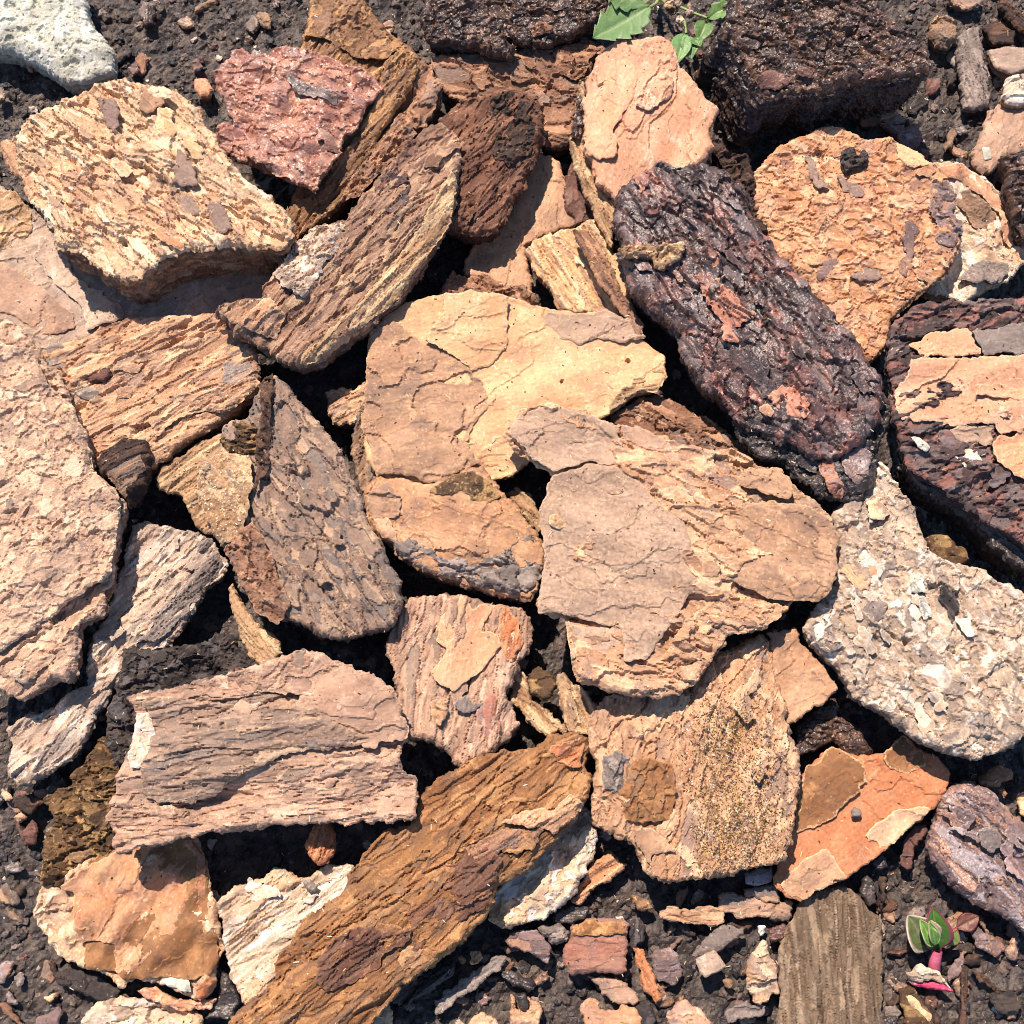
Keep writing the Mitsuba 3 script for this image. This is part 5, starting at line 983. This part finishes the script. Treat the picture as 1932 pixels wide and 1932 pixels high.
scene['soil'] = mikit.ply((np.c_[gx_, gy_, hz] / 1000, np.vstack([quad[:, [0, 1, 2]], quad[:, [0, 2, 3]]])), 'soil_mat', smooth=False, color=sc)
labels['soil'] = {'label': 'dark damp crumbly garden soil under and between the bark', 'category': 'soil', 'kind': 'structure'}

cover = shapely.union_all([p.buffer(-6) for p in FOOT])
shapely.prepare(cover)
rs = np.random.default_rng(99)
ico = trimesh.creation.icosphere(subdivisions=1)
icv, icf = np.array(ico.vertices), np.array(ico.faces)
corners = unproject(np.array([-90, 2022, 2022, -90]), np.array([-90, -90, 2022, 2022]), 0.0)
frame = Polygon(corners[:, :2])
shapely.prepare(frame)


def scatter(n, sizes, rng):
    q = np.c_[rng.uniform(-300, 300, n * 3), rng.uniform(-300, 340, n * 3)]
    ok = shapely.contains_xy(frame, q[:, 0], q[:, 1])
    q = q[ok]
    q = q[~shapely.contains_xy(cover, q[:, 0], q[:, 1])]
    r = sizes[0] * (sizes[1] / sizes[0]) ** (rng.uniform(0, 1, len(q)) ** 2.2)
    return q, r


SHAPES = [trimesh.creation.icosphere(subdivisions=k) for k in (0, 1)]


def crumbs(key, label, cat, q, r, cols, wts, rng, squash=(0.45, 0.9), long=(0.8, 1.5), lift=0.25, bsdf='soil_mat'):
    VV, FF, CC, at_ = [], [], [], 0
    for big in (0, 1):
        pick = (r > 1.7) if big else (r <= 1.7)
        icv, icf = np.array(SHAPES[big].vertices), np.array(SHAPES[big].faces)
        qq, rr = q[pick], r[pick]
        n = len(qq)
        a = rng.uniform(0, 2 * np.pi, n)
        sx = rr * rng.uniform(*long, n); sy = rr; sz = rr * rng.uniform(*squash, n)
        P = icv[None] * (1 + 0.25 * rng.normal(size=(n, len(icv))).clip(-1.6, 1.6))[..., None]
        px_, py_, pz_ = P[..., 0] * sx[:, None], P[..., 1] * sy[:, None], P[..., 2] * sz[:, None]
        ca, sa = np.cos(a)[:, None], np.sin(a)[:, None]
        z0 = soil_height(qq[:, 0], qq[:, 1]) - 2.0 + sz * lift
        VV.append(np.stack([px_ * ca - py_ * sa + qq[:, :1], px_ * sa + py_ * ca + qq[:, 1:], pz_ + z0[:, None]], -1).reshape(-1, 3))
        FF.append((icf[None] + (np.arange(n) * len(icv))[:, None, None]).reshape(-1, 3) + at_)
        at_ += n * len(icv)
        c = np.asarray([lin(c) * K for c in cols])[rng.choice(len(cols), n, p=np.array(wts) / np.sum(wts))]
        c = c * rng.uniform(0.7, 1.3, (n, 1))
        CC.append(np.repeat(c, len(icv), 0) * rng.uniform(0.85, 1.15, (n * len(icv), 1)))
    scene[key] = mikit.ply((np.vstack(VV) / 1000, np.vstack(FF)), bsdf, smooth=False, color=np.clip(np.vstack(CC), 0, 0.85))
    labels[key] = {'label': label, 'category': cat, 'kind': 'stuff'}
    TRIS[0] += len(np.vstack(FF))


q, r = scatter(13500, (0.35, 2.6), rs)
crumbs('soil_crumbs', 'loose dark crumbs and grit covering the soil', 'soil crumbs', q, r,
       [(70, 62, 58), (92, 80, 72), (54, 50, 50), (116, 100, 90), (112, 84, 76), (160, 140, 126), (214, 196, 176)], [9, 8, 7, 4, 1.5, 1.0, 0.6], rs)

# chips in the soil, one by one
DARK = ['black', 'char', 'violet', 'wine', 'brown', 'slate', 'rust']
ANCHORS = {'white pitted stone': (95, 60), 'red wavy flake': (540, 200), 'cream orange flaky block': (280, 330), 'round brown nodule': (1782, 55), 'big black block': (1560, 100),
           'flat pink piece': (1890, 250), 'dark upright rod': (1840, 125), 'long orange brown bark': (900, 1730), 'pale cream wrinkled piece': (1030, 1670), 'reddish pink thick chip': (1125, 1790),
           'tan orange nodule': (1440, 1840), 'grey weathered stick': (1570, 1800), 'pink rooted sprout': (1755, 1790), 'reddish violet scaly chunk': (1850, 1600), 'mossy chunk': (1330, 1500),
           'bright orange plate': (1620, 1560), 'orange tan plate': (260, 1730), 'pale weathered piece': (150, 1380), 'dark mossy piece': (160, 1570)}
DIRS = ['right of', 'above and right of', 'above', 'above and left of', 'left of', 'below and left of', 'below', 'below and right of']
TONE = {'black': 'dark brown', 'char': 'blackish', 'violet': 'violet', 'wine': 'dark red', 'brown': 'brown', 'slate': 'grey', 'rust': 'rusty'}
SEEN = set()
for (x0, y0, x1, y1), n in (((1230, 1690, 1932, 1932), 50), ((700, 1740, 1300, 1932), 26), ((0, 1480, 150, 1932), 24), ((200, 0, 570, 240), 16), ((1640, 0, 1932, 330), 22)):
    got = tries = 0
    while got < n and tries < 900:
        tries += 1
        cx, cy = rs.uniform(x0, x1), rs.uniform(y0, y1)
        w = unproject(cx, cy, 1.0)
        if cover.contains(Point(w[:2])):
            continue
        a, b = rs.uniform(12, 34), rs.uniform(7, 17)
        pal = DARK[rs.integers(len(DARK))]
        m = rs.integers(6, 9)
        an = np.arange(m) * 2 * np.pi / m + rs.uniform(-0.3, 0.3, m)
        rr = rs.uniform(0.6, 1.15, m)
        th = rs.uniform(0, np.pi)
        pts = np.c_[a * rr * np.cos(an), b * rr * np.sin(an)] @ np.array([[math.cos(th), math.sin(th)], [-math.sin(th), math.cos(th)]]) + [cx, cy]
        near = min(ANCHORS, key=lambda k: (ANCHORS[k][0] - cx) ** 2 + (ANCHORS[k][1] - cy) ** 2)
        dx, dy = cx - ANCHORS[near][0], ANCHORS[near][1] - cy
        way = DIRS[int(round(math.degrees(math.atan2(dy, dx)) / 45)) % 8]
        form = 'narrow' if a / b > 2.6 else 'small' if a < 18 else 'flat' if a / b > 1.6 else 'squat'
        lab = f'{form} {TONE[pal]} chip lying {way} the {near}'
        if lab in SEEN:
            continue
        SEEN.add(lab)
        zz = float(soil_height(w[0], w[1])) + rs.uniform(0.5, 2.5)
        chip(lab, pts, zz, rs.uniform(2.5, 5), pal, 'soil_chip', 'bark chip', group='loose chips in the soil',
             grain=math.degrees(-th), gx=rs.normal(0, 2), gy=rs.normal(0, 2), rows=3, bsdf='bark_damp' if rs.uniform() < 0.4 else 'bark_dry', seed=int(rs.integers(200)))
        got += 1

# ------------------------------------------------------------------ chaff on the mossy chunk and grit everywhere
def top_at(q):
    """The real height of whatever lies uppermost at the points q."""
    z = soil_height(q[:, 0], q[:, 1]) - 2.0
    for S in TOPS:
        x0, y0, x1, y1 = S.poly.bounds
        near = np.flatnonzero((q[:, 0] > x0) & (q[:, 0] < x1) & (q[:, 1] > y0) & (q[:, 1] < y1))
        if len(near) == 0:
            continue
        near = near[shapely.contains_xy(S.poly, q[near, 0], q[near, 1])]
        if len(near) == 0:
            continue
        if not hasattr(S, 'kd'):
            S.kd = cKDTree(S.vt[:, :2])
        i = S.kd.query(q[near])[1]
        z[near] = np.maximum(z[near], S.vt[i, 2])
    return z


def bits(key, label, cat, host_pts, n, size, cols, rng, ratio=(1.5, 5), density=None):
    """Thin slips lying on given tops: host_pts = list of (area, number)."""
    V, F, C = [], [], []
    at = 0
    for poly, m in host_pts:
        x0, y0, x1, y1 = poly.bounds
        q = np.c_[rng.uniform(x0, x1, m * 3), rng.uniform(y0, y1, m * 3)]
        shapely.prepare(poly)
        q = q[shapely.contains_xy(poly, q[:, 0], q[:, 1])][:m]
        if density is not None:
            q = q[rng.uniform(0, 1, len(q)) < density(q)]
        if len(q) == 0:
            continue
        z = top_at(q)
        k = len(q)
        w = rng.uniform(*size, k)
        l = w * rng.uniform(*ratio, k)
        a = rng.uniform(0, 2 * np.pi, k)
        t = w * 0.4
        tilt = rng.normal(0, 0.25, k)
        box = np.array([[-.5, -.5, 0], [.5, -.35, 0], [.5, .5, 0], [-.5, .35, 0], [-.45, -.4, 1], [.4, -.3, 1], [.45, .4, 1], [-.4, .3, 1]])
        B = np.stack([box[None, :, 0] * l[:, None], box[None, :, 1] * w[:, None], box[None, :, 2] * t[:, None]], -1)
        B[..., 2] += B[..., 0] * tilt[:, None]
        ca, sa = np.cos(a)[:, None], np.sin(a)[:, None]
        P = np.stack([B[..., 0] * ca - B[..., 1] * sa + q[:, :1], B[..., 0] * sa + B[..., 1] * ca + q[:, 1:], B[..., 2] + z[:, None]], -1)
        f = np.array([[4, 5, 6], [4, 6, 7], [0, 1, 5], [0, 5, 4], [1, 2, 6], [1, 6, 5], [2, 3, 7], [2, 7, 6], [3, 0, 4], [3, 4, 7]])
        V.append(P.reshape(-1, 3))
        F.append((f[None] + (np.arange(k) * 8)[:, None, None]).reshape(-1, 3) + at)
        at += k * 8
        c = np.array([lin(c) * K for c in cols])[rng.integers(len(cols), size=k)] * rng.uniform(0.75, 1.2, (k, 1))
        C.append(np.repeat(c, 8, 0))
    scene[key] = mikit.ply((np.vstack(V) / 1000, np.vstack(F)), 'bark_dry', smooth=False, color=np.clip(np.vstack(C), 0, 0.9))
    labels[key] = {'label': label, 'category': cat, 'kind': 'stuff'}
    TRIS[0] += len(np.vstack(F))



straw = [(232, 206, 160), (214, 184, 136), (244, 232, 206), (190, 156, 112)]
moss_all = Polygon(unproject(*np.array(tl('I', (-60, 60), (130, 10), (300, -20), (480, 100), (600, 420), (660, 700), (640, 900), (600, 1020), (330, 1062), (60, 1112), (50, 900), (60, 700), (-60, 450))).T, 30.0)[:, :2])
mc = unproject(*np.array(tl('I', (300, 860), (260, 300), (300, 560))).T, 30.0)[:, :2]


def moss_density(q):
    d = np.exp(-(np.hypot(*(q - mc[0]).T) / 17) ** 2) + 0.75 * np.exp(-(np.hypot(*(q - mc[1]).T) / 13) ** 2) + 0.45 * np.exp(-(np.hypot(*(q - mc[2]).T) / 20) ** 2)
    return np.clip(d * (0.75 + 0.9 * fb(q[:, 0] / 6, q[:, 1] / 6, 171, 4, 0.6)), 0, 1)


bits('dark_duff', 'dark crumbs of moss and soil dusted over the right side of the mossy chunk', 'moss', [(moss_all, 14000)], 0, (0.25, 0.6), [(104, 82, 56), (84, 66, 48), (124, 98, 62), (66, 54, 42)], rs, (1, 1.8), moss_density)
bits('yellow_chaff', 'golden chaff and grit sprinkled over the mossy chunk', 'chaff', [(moss_all, 9000)], 0, (0.22, 0.55), straw + [(206, 176, 96), (216, 180, 110), (170, 126, 70), (130, 92, 56)], rs, (1, 2.4), moss_density)
tri_area = Polygon(unproject(*np.array(tl('D', (1090, 860), (1140, 690), (1240, 620), (1400, 640), (1420, 780), (1390, 950), (1350, 1120), (1250, 1160), (1160, 1000))).T, 38.0)[:, :2])
bits('pale_grit', 'pale grit on the left shoulder of the triangular grey brown chunk', 'grit', [(tri_area, 350)], 0, (0.3, 0.7), straw, rs, (1, 2))
bits('straw_splinters', 'tiny pale splinters and dust scattered over bark and soil', 'splinters', [(frame, 2600)], 0, (0.2, 0.5), straw, rs, (1.2, 7))
bits('dark_grit', 'tiny dark crumbs scattered over the bark', 'grit', [(frame, 2600)], 0, (0.3, 0.8), [(92, 74, 60), (70, 58, 50), (116, 92, 72), (60, 50, 46)], rs, (1, 2))


# ------------------------------------------------------------------ plants
def leaf(key, base, tip, width, teeth, fold, droop, col, vein, bend=0.0, nu=36, nv=15, cup=0.0, shape=0.9, rim=None, thick=0.35):
    """A leaf blade from base to tip (mm): toothed outline, folded along the midrib, raised veins, a real thickness."""
    base, tip = np.array(base, float), np.array(tip, float)
    ax_ = tip - base
    L = np.linalg.norm(ax_)
    ax_ /= L
    side = np.cross([0, 0, 1], ax_); side /= np.linalg.norm(side)
    up = np.cross(ax_, side)
    u, v = np.meshgrid(np.linspace(0, 1, nu), np.linspace(-1, 1, nv), indexing='ij')
    w = width * np.sin(np.pi * u ** shape) ** 0.8
    saw = np.abs((u * teeth + 0.15 * np.sign(v)) % 1 - 0.0) if teeth else 0
    w = w * (1 - (0.28 * saw if teeth else 0))
    w = np.maximum(w, 0.05)
    s = v * w
    veins = np.abs(np.sin((u * 6 - np.abs(v) * 1.3) * np.pi))
    h = fold * np.abs(s) - cup * s * s / width + 0.25 * (1 - sm(0, 0.25, veins)) * (np.abs(v) < 0.9) - 0.5 * np.exp(-(v * 7) ** 2) + 0.35 * pn(u * 4, v * 2, int(L))
    h = h + droop * (u - 0.5) ** 2 * -L + 0
    P = base + ax_ * (u * L)[..., None] + side * (s + bend * L * u * u)[..., None] + up * h[..., None]
    n = nu * nv
    i, j = np.meshgrid(np.arange(nu - 1), np.arange(nv - 1), indexing='ij')
    a = (i * nv + j).ravel()
    q = np.c_[a, a + nv, a + nv + 1, a + 1]
    top = P.reshape(-1, 3)
    bot = top - up * thick
    e = np.concatenate([np.arange(nv), np.arange(1, nu) * nv + nv - 1, (nu - 1) * nv + np.arange(nv - 2, -1, -1), np.arange(nu - 2, 0, -1) * nv])
    en = np.roll(e, -1)
    Q = np.vstack([q, q[:, ::-1] + n, np.c_[e, en, en + n, e + n]])
    c = mx(np.broadcast_to(lin(col) * K, (n, 3)), lin(vein) * K, (0.8 * np.maximum(np.exp(-(v * 9) ** 2), 0.6 * (1 - sm(0, 0.22, veins)))).ravel())
    c = c * np.exp(0.12 * pn(u.ravel() * 9, v.ravel() * 5, 3))[:, None]
    if rim is not None:
        c = mx(c, lin(rim) * K, sm(0.72, 0.92, np.abs(v)).ravel())
    m = trimesh.Trimesh(np.vstack([top, bot]) / 1000, np.vstack([Q[:, [0, 1, 2]], Q[:, [0, 2, 3]]]), process=False)
    scene[key] = mikit.ply(m, 'leaf_mat', smooth=True, color=np.clip(np.vstack([c, c * 0.9]), 0, 0.9))


def stem(key, pts, r0, r1, col, sides=8):
    p = np.array(pts, float)
    s = np.linspace(0, 1, len(p))
    ss = np.linspace(0, 1, 14)
    p = np.c_[[np.interp(ss, s, p[:, k]) for k in range(3)]].T
    for _ in range(2):
        p[1:-1] = 0.5 * p[1:-1] + 0.25 * (p[2:] + p[:-2])
    t = np.gradient(p, axis=0); t /= np.linalg.norm(t, axis=1, keepdims=True)
    a = np.cross(t, [0.3, 0.2, 0.93]); a /= np.linalg.norm(a, axis=1, keepdims=True)
    b = np.cross(t, a)
    an = np.arange(sides) * 2 * np.pi / sides
    r = np.linspace(r0, r1, len(p))
    V = p[:, None] + r[:, None, None] * (np.cos(an)[None, :, None] * a[:, None] + np.sin(an)[None, :, None] * b[:, None])
    i, j = np.meshgrid(np.arange(len(p) - 1), np.arange(sides), indexing='ij')
    q = np.stack([i * sides + j, i * sides + (j + 1) % sides, (i + 1) * sides + (j + 1) % sides, (i + 1) * sides + j], -1).reshape(-1, 4)
    V = V.reshape(-1, 3)
    c = np.broadcast_to(lin(col) * K, V.shape) * np.random.default_rng(len(TOPS)).uniform(0.85, 1.15, (len(V), 1))
    scene[key] = mikit.ply(trimesh.Trimesh(V / 1000, np.vstack([q[:, [0, 1, 2]], q[:, [0, 2, 3]]]), process=False), 'leaf_mat', smooth=True, color=c)


def at(tile, x, y, z):
    (a, b), = tl(tile, (x, y))
    return unproject(a, b, z)


labels['green_weed'] = {'label': 'small green weed with toothed leaves at the top edge between two dark chunks', 'category': 'plant'}
GREEN, VEIN = (96, 128, 72), (148, 172, 116)
root = at('B', 1790, -20, 2)
leaf('green_weed__leaf', at('B', 1740, 40, 33), at('B', 1420, 222, 36), 12.5, 5, 0.22, -0.12, (104, 138, 80), VEIN)
leaf('green_weed__leaf_001', at('B', 1700, 30, 33), at('B', 1480, -90, 38), 12.0, 4, 0.25, -0.1, (94, 126, 70), VEIN)
leaf('green_weed__leaf_002', at('C', 150, 100, 28), at('C', 300, 20, 32), 5.6, 3, 0.35, 0.2, (104, 140, 72), VEIN)
leaf('green_weed__leaf_003', at('C', 150, 110, 26), at('C', 100, 230, 28), 5.0, 0, 0.35, 0.3, (98, 130, 70), VEIN)
leaf('green_weed__leaf_004', at('C', 20, 180, 30), at('C', -20, 350, 32), 5.2, 0, 0.3, 0.2, (116, 156, 92), VEIN)
leaf('green_weed__leaf_005', at('C', 70, 210, 30), at('C', 110, 260, 33), 3.2, 0, 0.3, 0.2, (84, 128, 56), VEIN)
leaf('green_weed__leaf_006', at('C', 40, 200, 30), at('C', 60, 330, 31), 5.0, 3, 0.3, 0.2, (106, 140, 82), VEIN)
stem('green_weed__stem', [root, at('B', 1780, 20, 20), at('B', 1740, 42, 33)], 1.0, 0.8, (150, 160, 100))
stem('green_weed__stem_001', [root, at('C', 60, 70, 22), at('C', 150, 100, 28)], 0.9, 0.6, (150, 170, 100))
stem('green_weed__stem_002', [root, at('C', 20, 110, 22), at('C', 30, 190, 30)], 0.9, 0.6, (140, 160, 96))
stem('green_weed__stem_003', [root, at('B', 1740, 0, 24), at('B', 1700, 30, 33)], 0.9, 0.6, (140, 160, 96))
rsp = np.random.default_rng(4)
for k in range(9):
    c = np.array([1900, 30]) + rsp.normal(0, 1, 2) * [70, 45]
    a, b = rsp.uniform(5, 11), rsp.uniform(5, 9)
    an = np.arange(8) * np.pi / 4
    (cx, cy), = tl('B', c)
    P_ = make(np.c_[cx + a * np.cos(an), cy + b * np.sin(an)], 20 + rsp.uniform(0, 12), 4, pal=['fibre', 'grey', 'white'][k % 3], style='rough', rnd=1.5, seed=40 + k)
    put(name2('green_weed', 'bud'), P_, 'bark_dry')

labels['sprout'] = {'label': 'small red stemmed sprout with thick green leaves and a bright pink root end', 'category': 'plant'}
RIM = (150, 50, 84)
leaf('sprout__leaf', at('I', 1410, 1520, 9), at('I', 1290, 1330, 17), 8.0, 0, 0.05, 0.25, (104, 118, 74), (150, 150, 120), cup=-0.6, nu=24, rim=(214, 190, 168), thick=0.9, shape=1.0)
leaf('sprout__leaf_001', at('I', 1445, 1530, 9), at('I', 1425, 1285, 20), 6.6, 0, 0.05, 0.25, (74, 116, 46), (110, 150, 70), cup=-0.6, nu=24, rim=RIM, thick=0.9, shape=0.9)
leaf('sprout__leaf_002', at('I', 1430, 1500, 15), at('I', 1355, 1350, 22), 3.6, 0, 0.2, 0.2, (120, 166, 76), (170, 200, 120), nu=20, cup=-0.5, rim=(186, 206, 140), thick=0.7)
leaf('sprout__leaf_003', at('I', 1440, 1490, 16), at('I', 1405, 1360, 23), 2.6, 0, 0.2, 0.2, (104, 156, 66), (160, 190, 110), nu=20, cup=-0.4, rim=(200, 190, 150), thick=0.7)
leaf('sprout__leaf_004', at('I', 1500, 1490, 9), at('I', 1555, 1405, 14), 3.6, 0, 0.1, 0.2, (116, 150, 70), (150, 180, 100), nu=20, rim=(170, 110, 90), thick=0.8)
leaf('sprout__leaf_005', at('I', 1555, 1390, 6), at('I', 1680, 1325, 8), 4.2, 0, 0.1, 0.2, (120, 78, 66), (150, 100, 80), nu=20, rim=(100, 44, 44), thick=0.8)
stem('sprout__stem', [at('I', 1425, 1640, 2), at('I', 1430, 1580, 8), at('I', 1445, 1520, 10)], 2.9, 2.2, (206, 104, 128))
stem('sprout__stem_001', [at('I', 1450, 1530, 8), at('I', 1490, 1430, 8), at('I', 1555, 1390, 7)], 0.8, 0.6, (150, 50, 70))
PINKR = [lin(c) * K for c in [(226, 60, 110), (206, 44, 92), (240, 150, 160), (250, 220, 210), (250, 230, 220), (160, 40, 70)]]
P_ = make(tl('I', (1285, 1690), (1320, 1680), (1400, 1695), (1470, 1690), (1545, 1745), (1500, 1752), (1400, 1735), (1320, 1720)), 7, 5, pal=PINKR, style='smooth', seed=31, rnd=2, jag=0.3)
put('sprout__root', P_, 'leaf_mat')
labels['sprout__root'] = {'label': 'bright pink root end'}
P_ = make(tl('I', (1262, 1630), (1300, 1655), (1345, 1590), (1390, 1620), (1450, 1640), (1470, 1680), (1530, 1735), (1460, 1700), (1390, 1690), (1310, 1690), (1275, 1665)), 9, 3, pal='white', style='rough', seed=33, rnd=1.5, jag=0.8)
put('sprout__skin', P_, 'bark_dry')
labels['sprout__skin'] = {'label': 'pale peeling skin over the pink root end'}
print('triangles', TRIS[0], 'entries', len(scene))
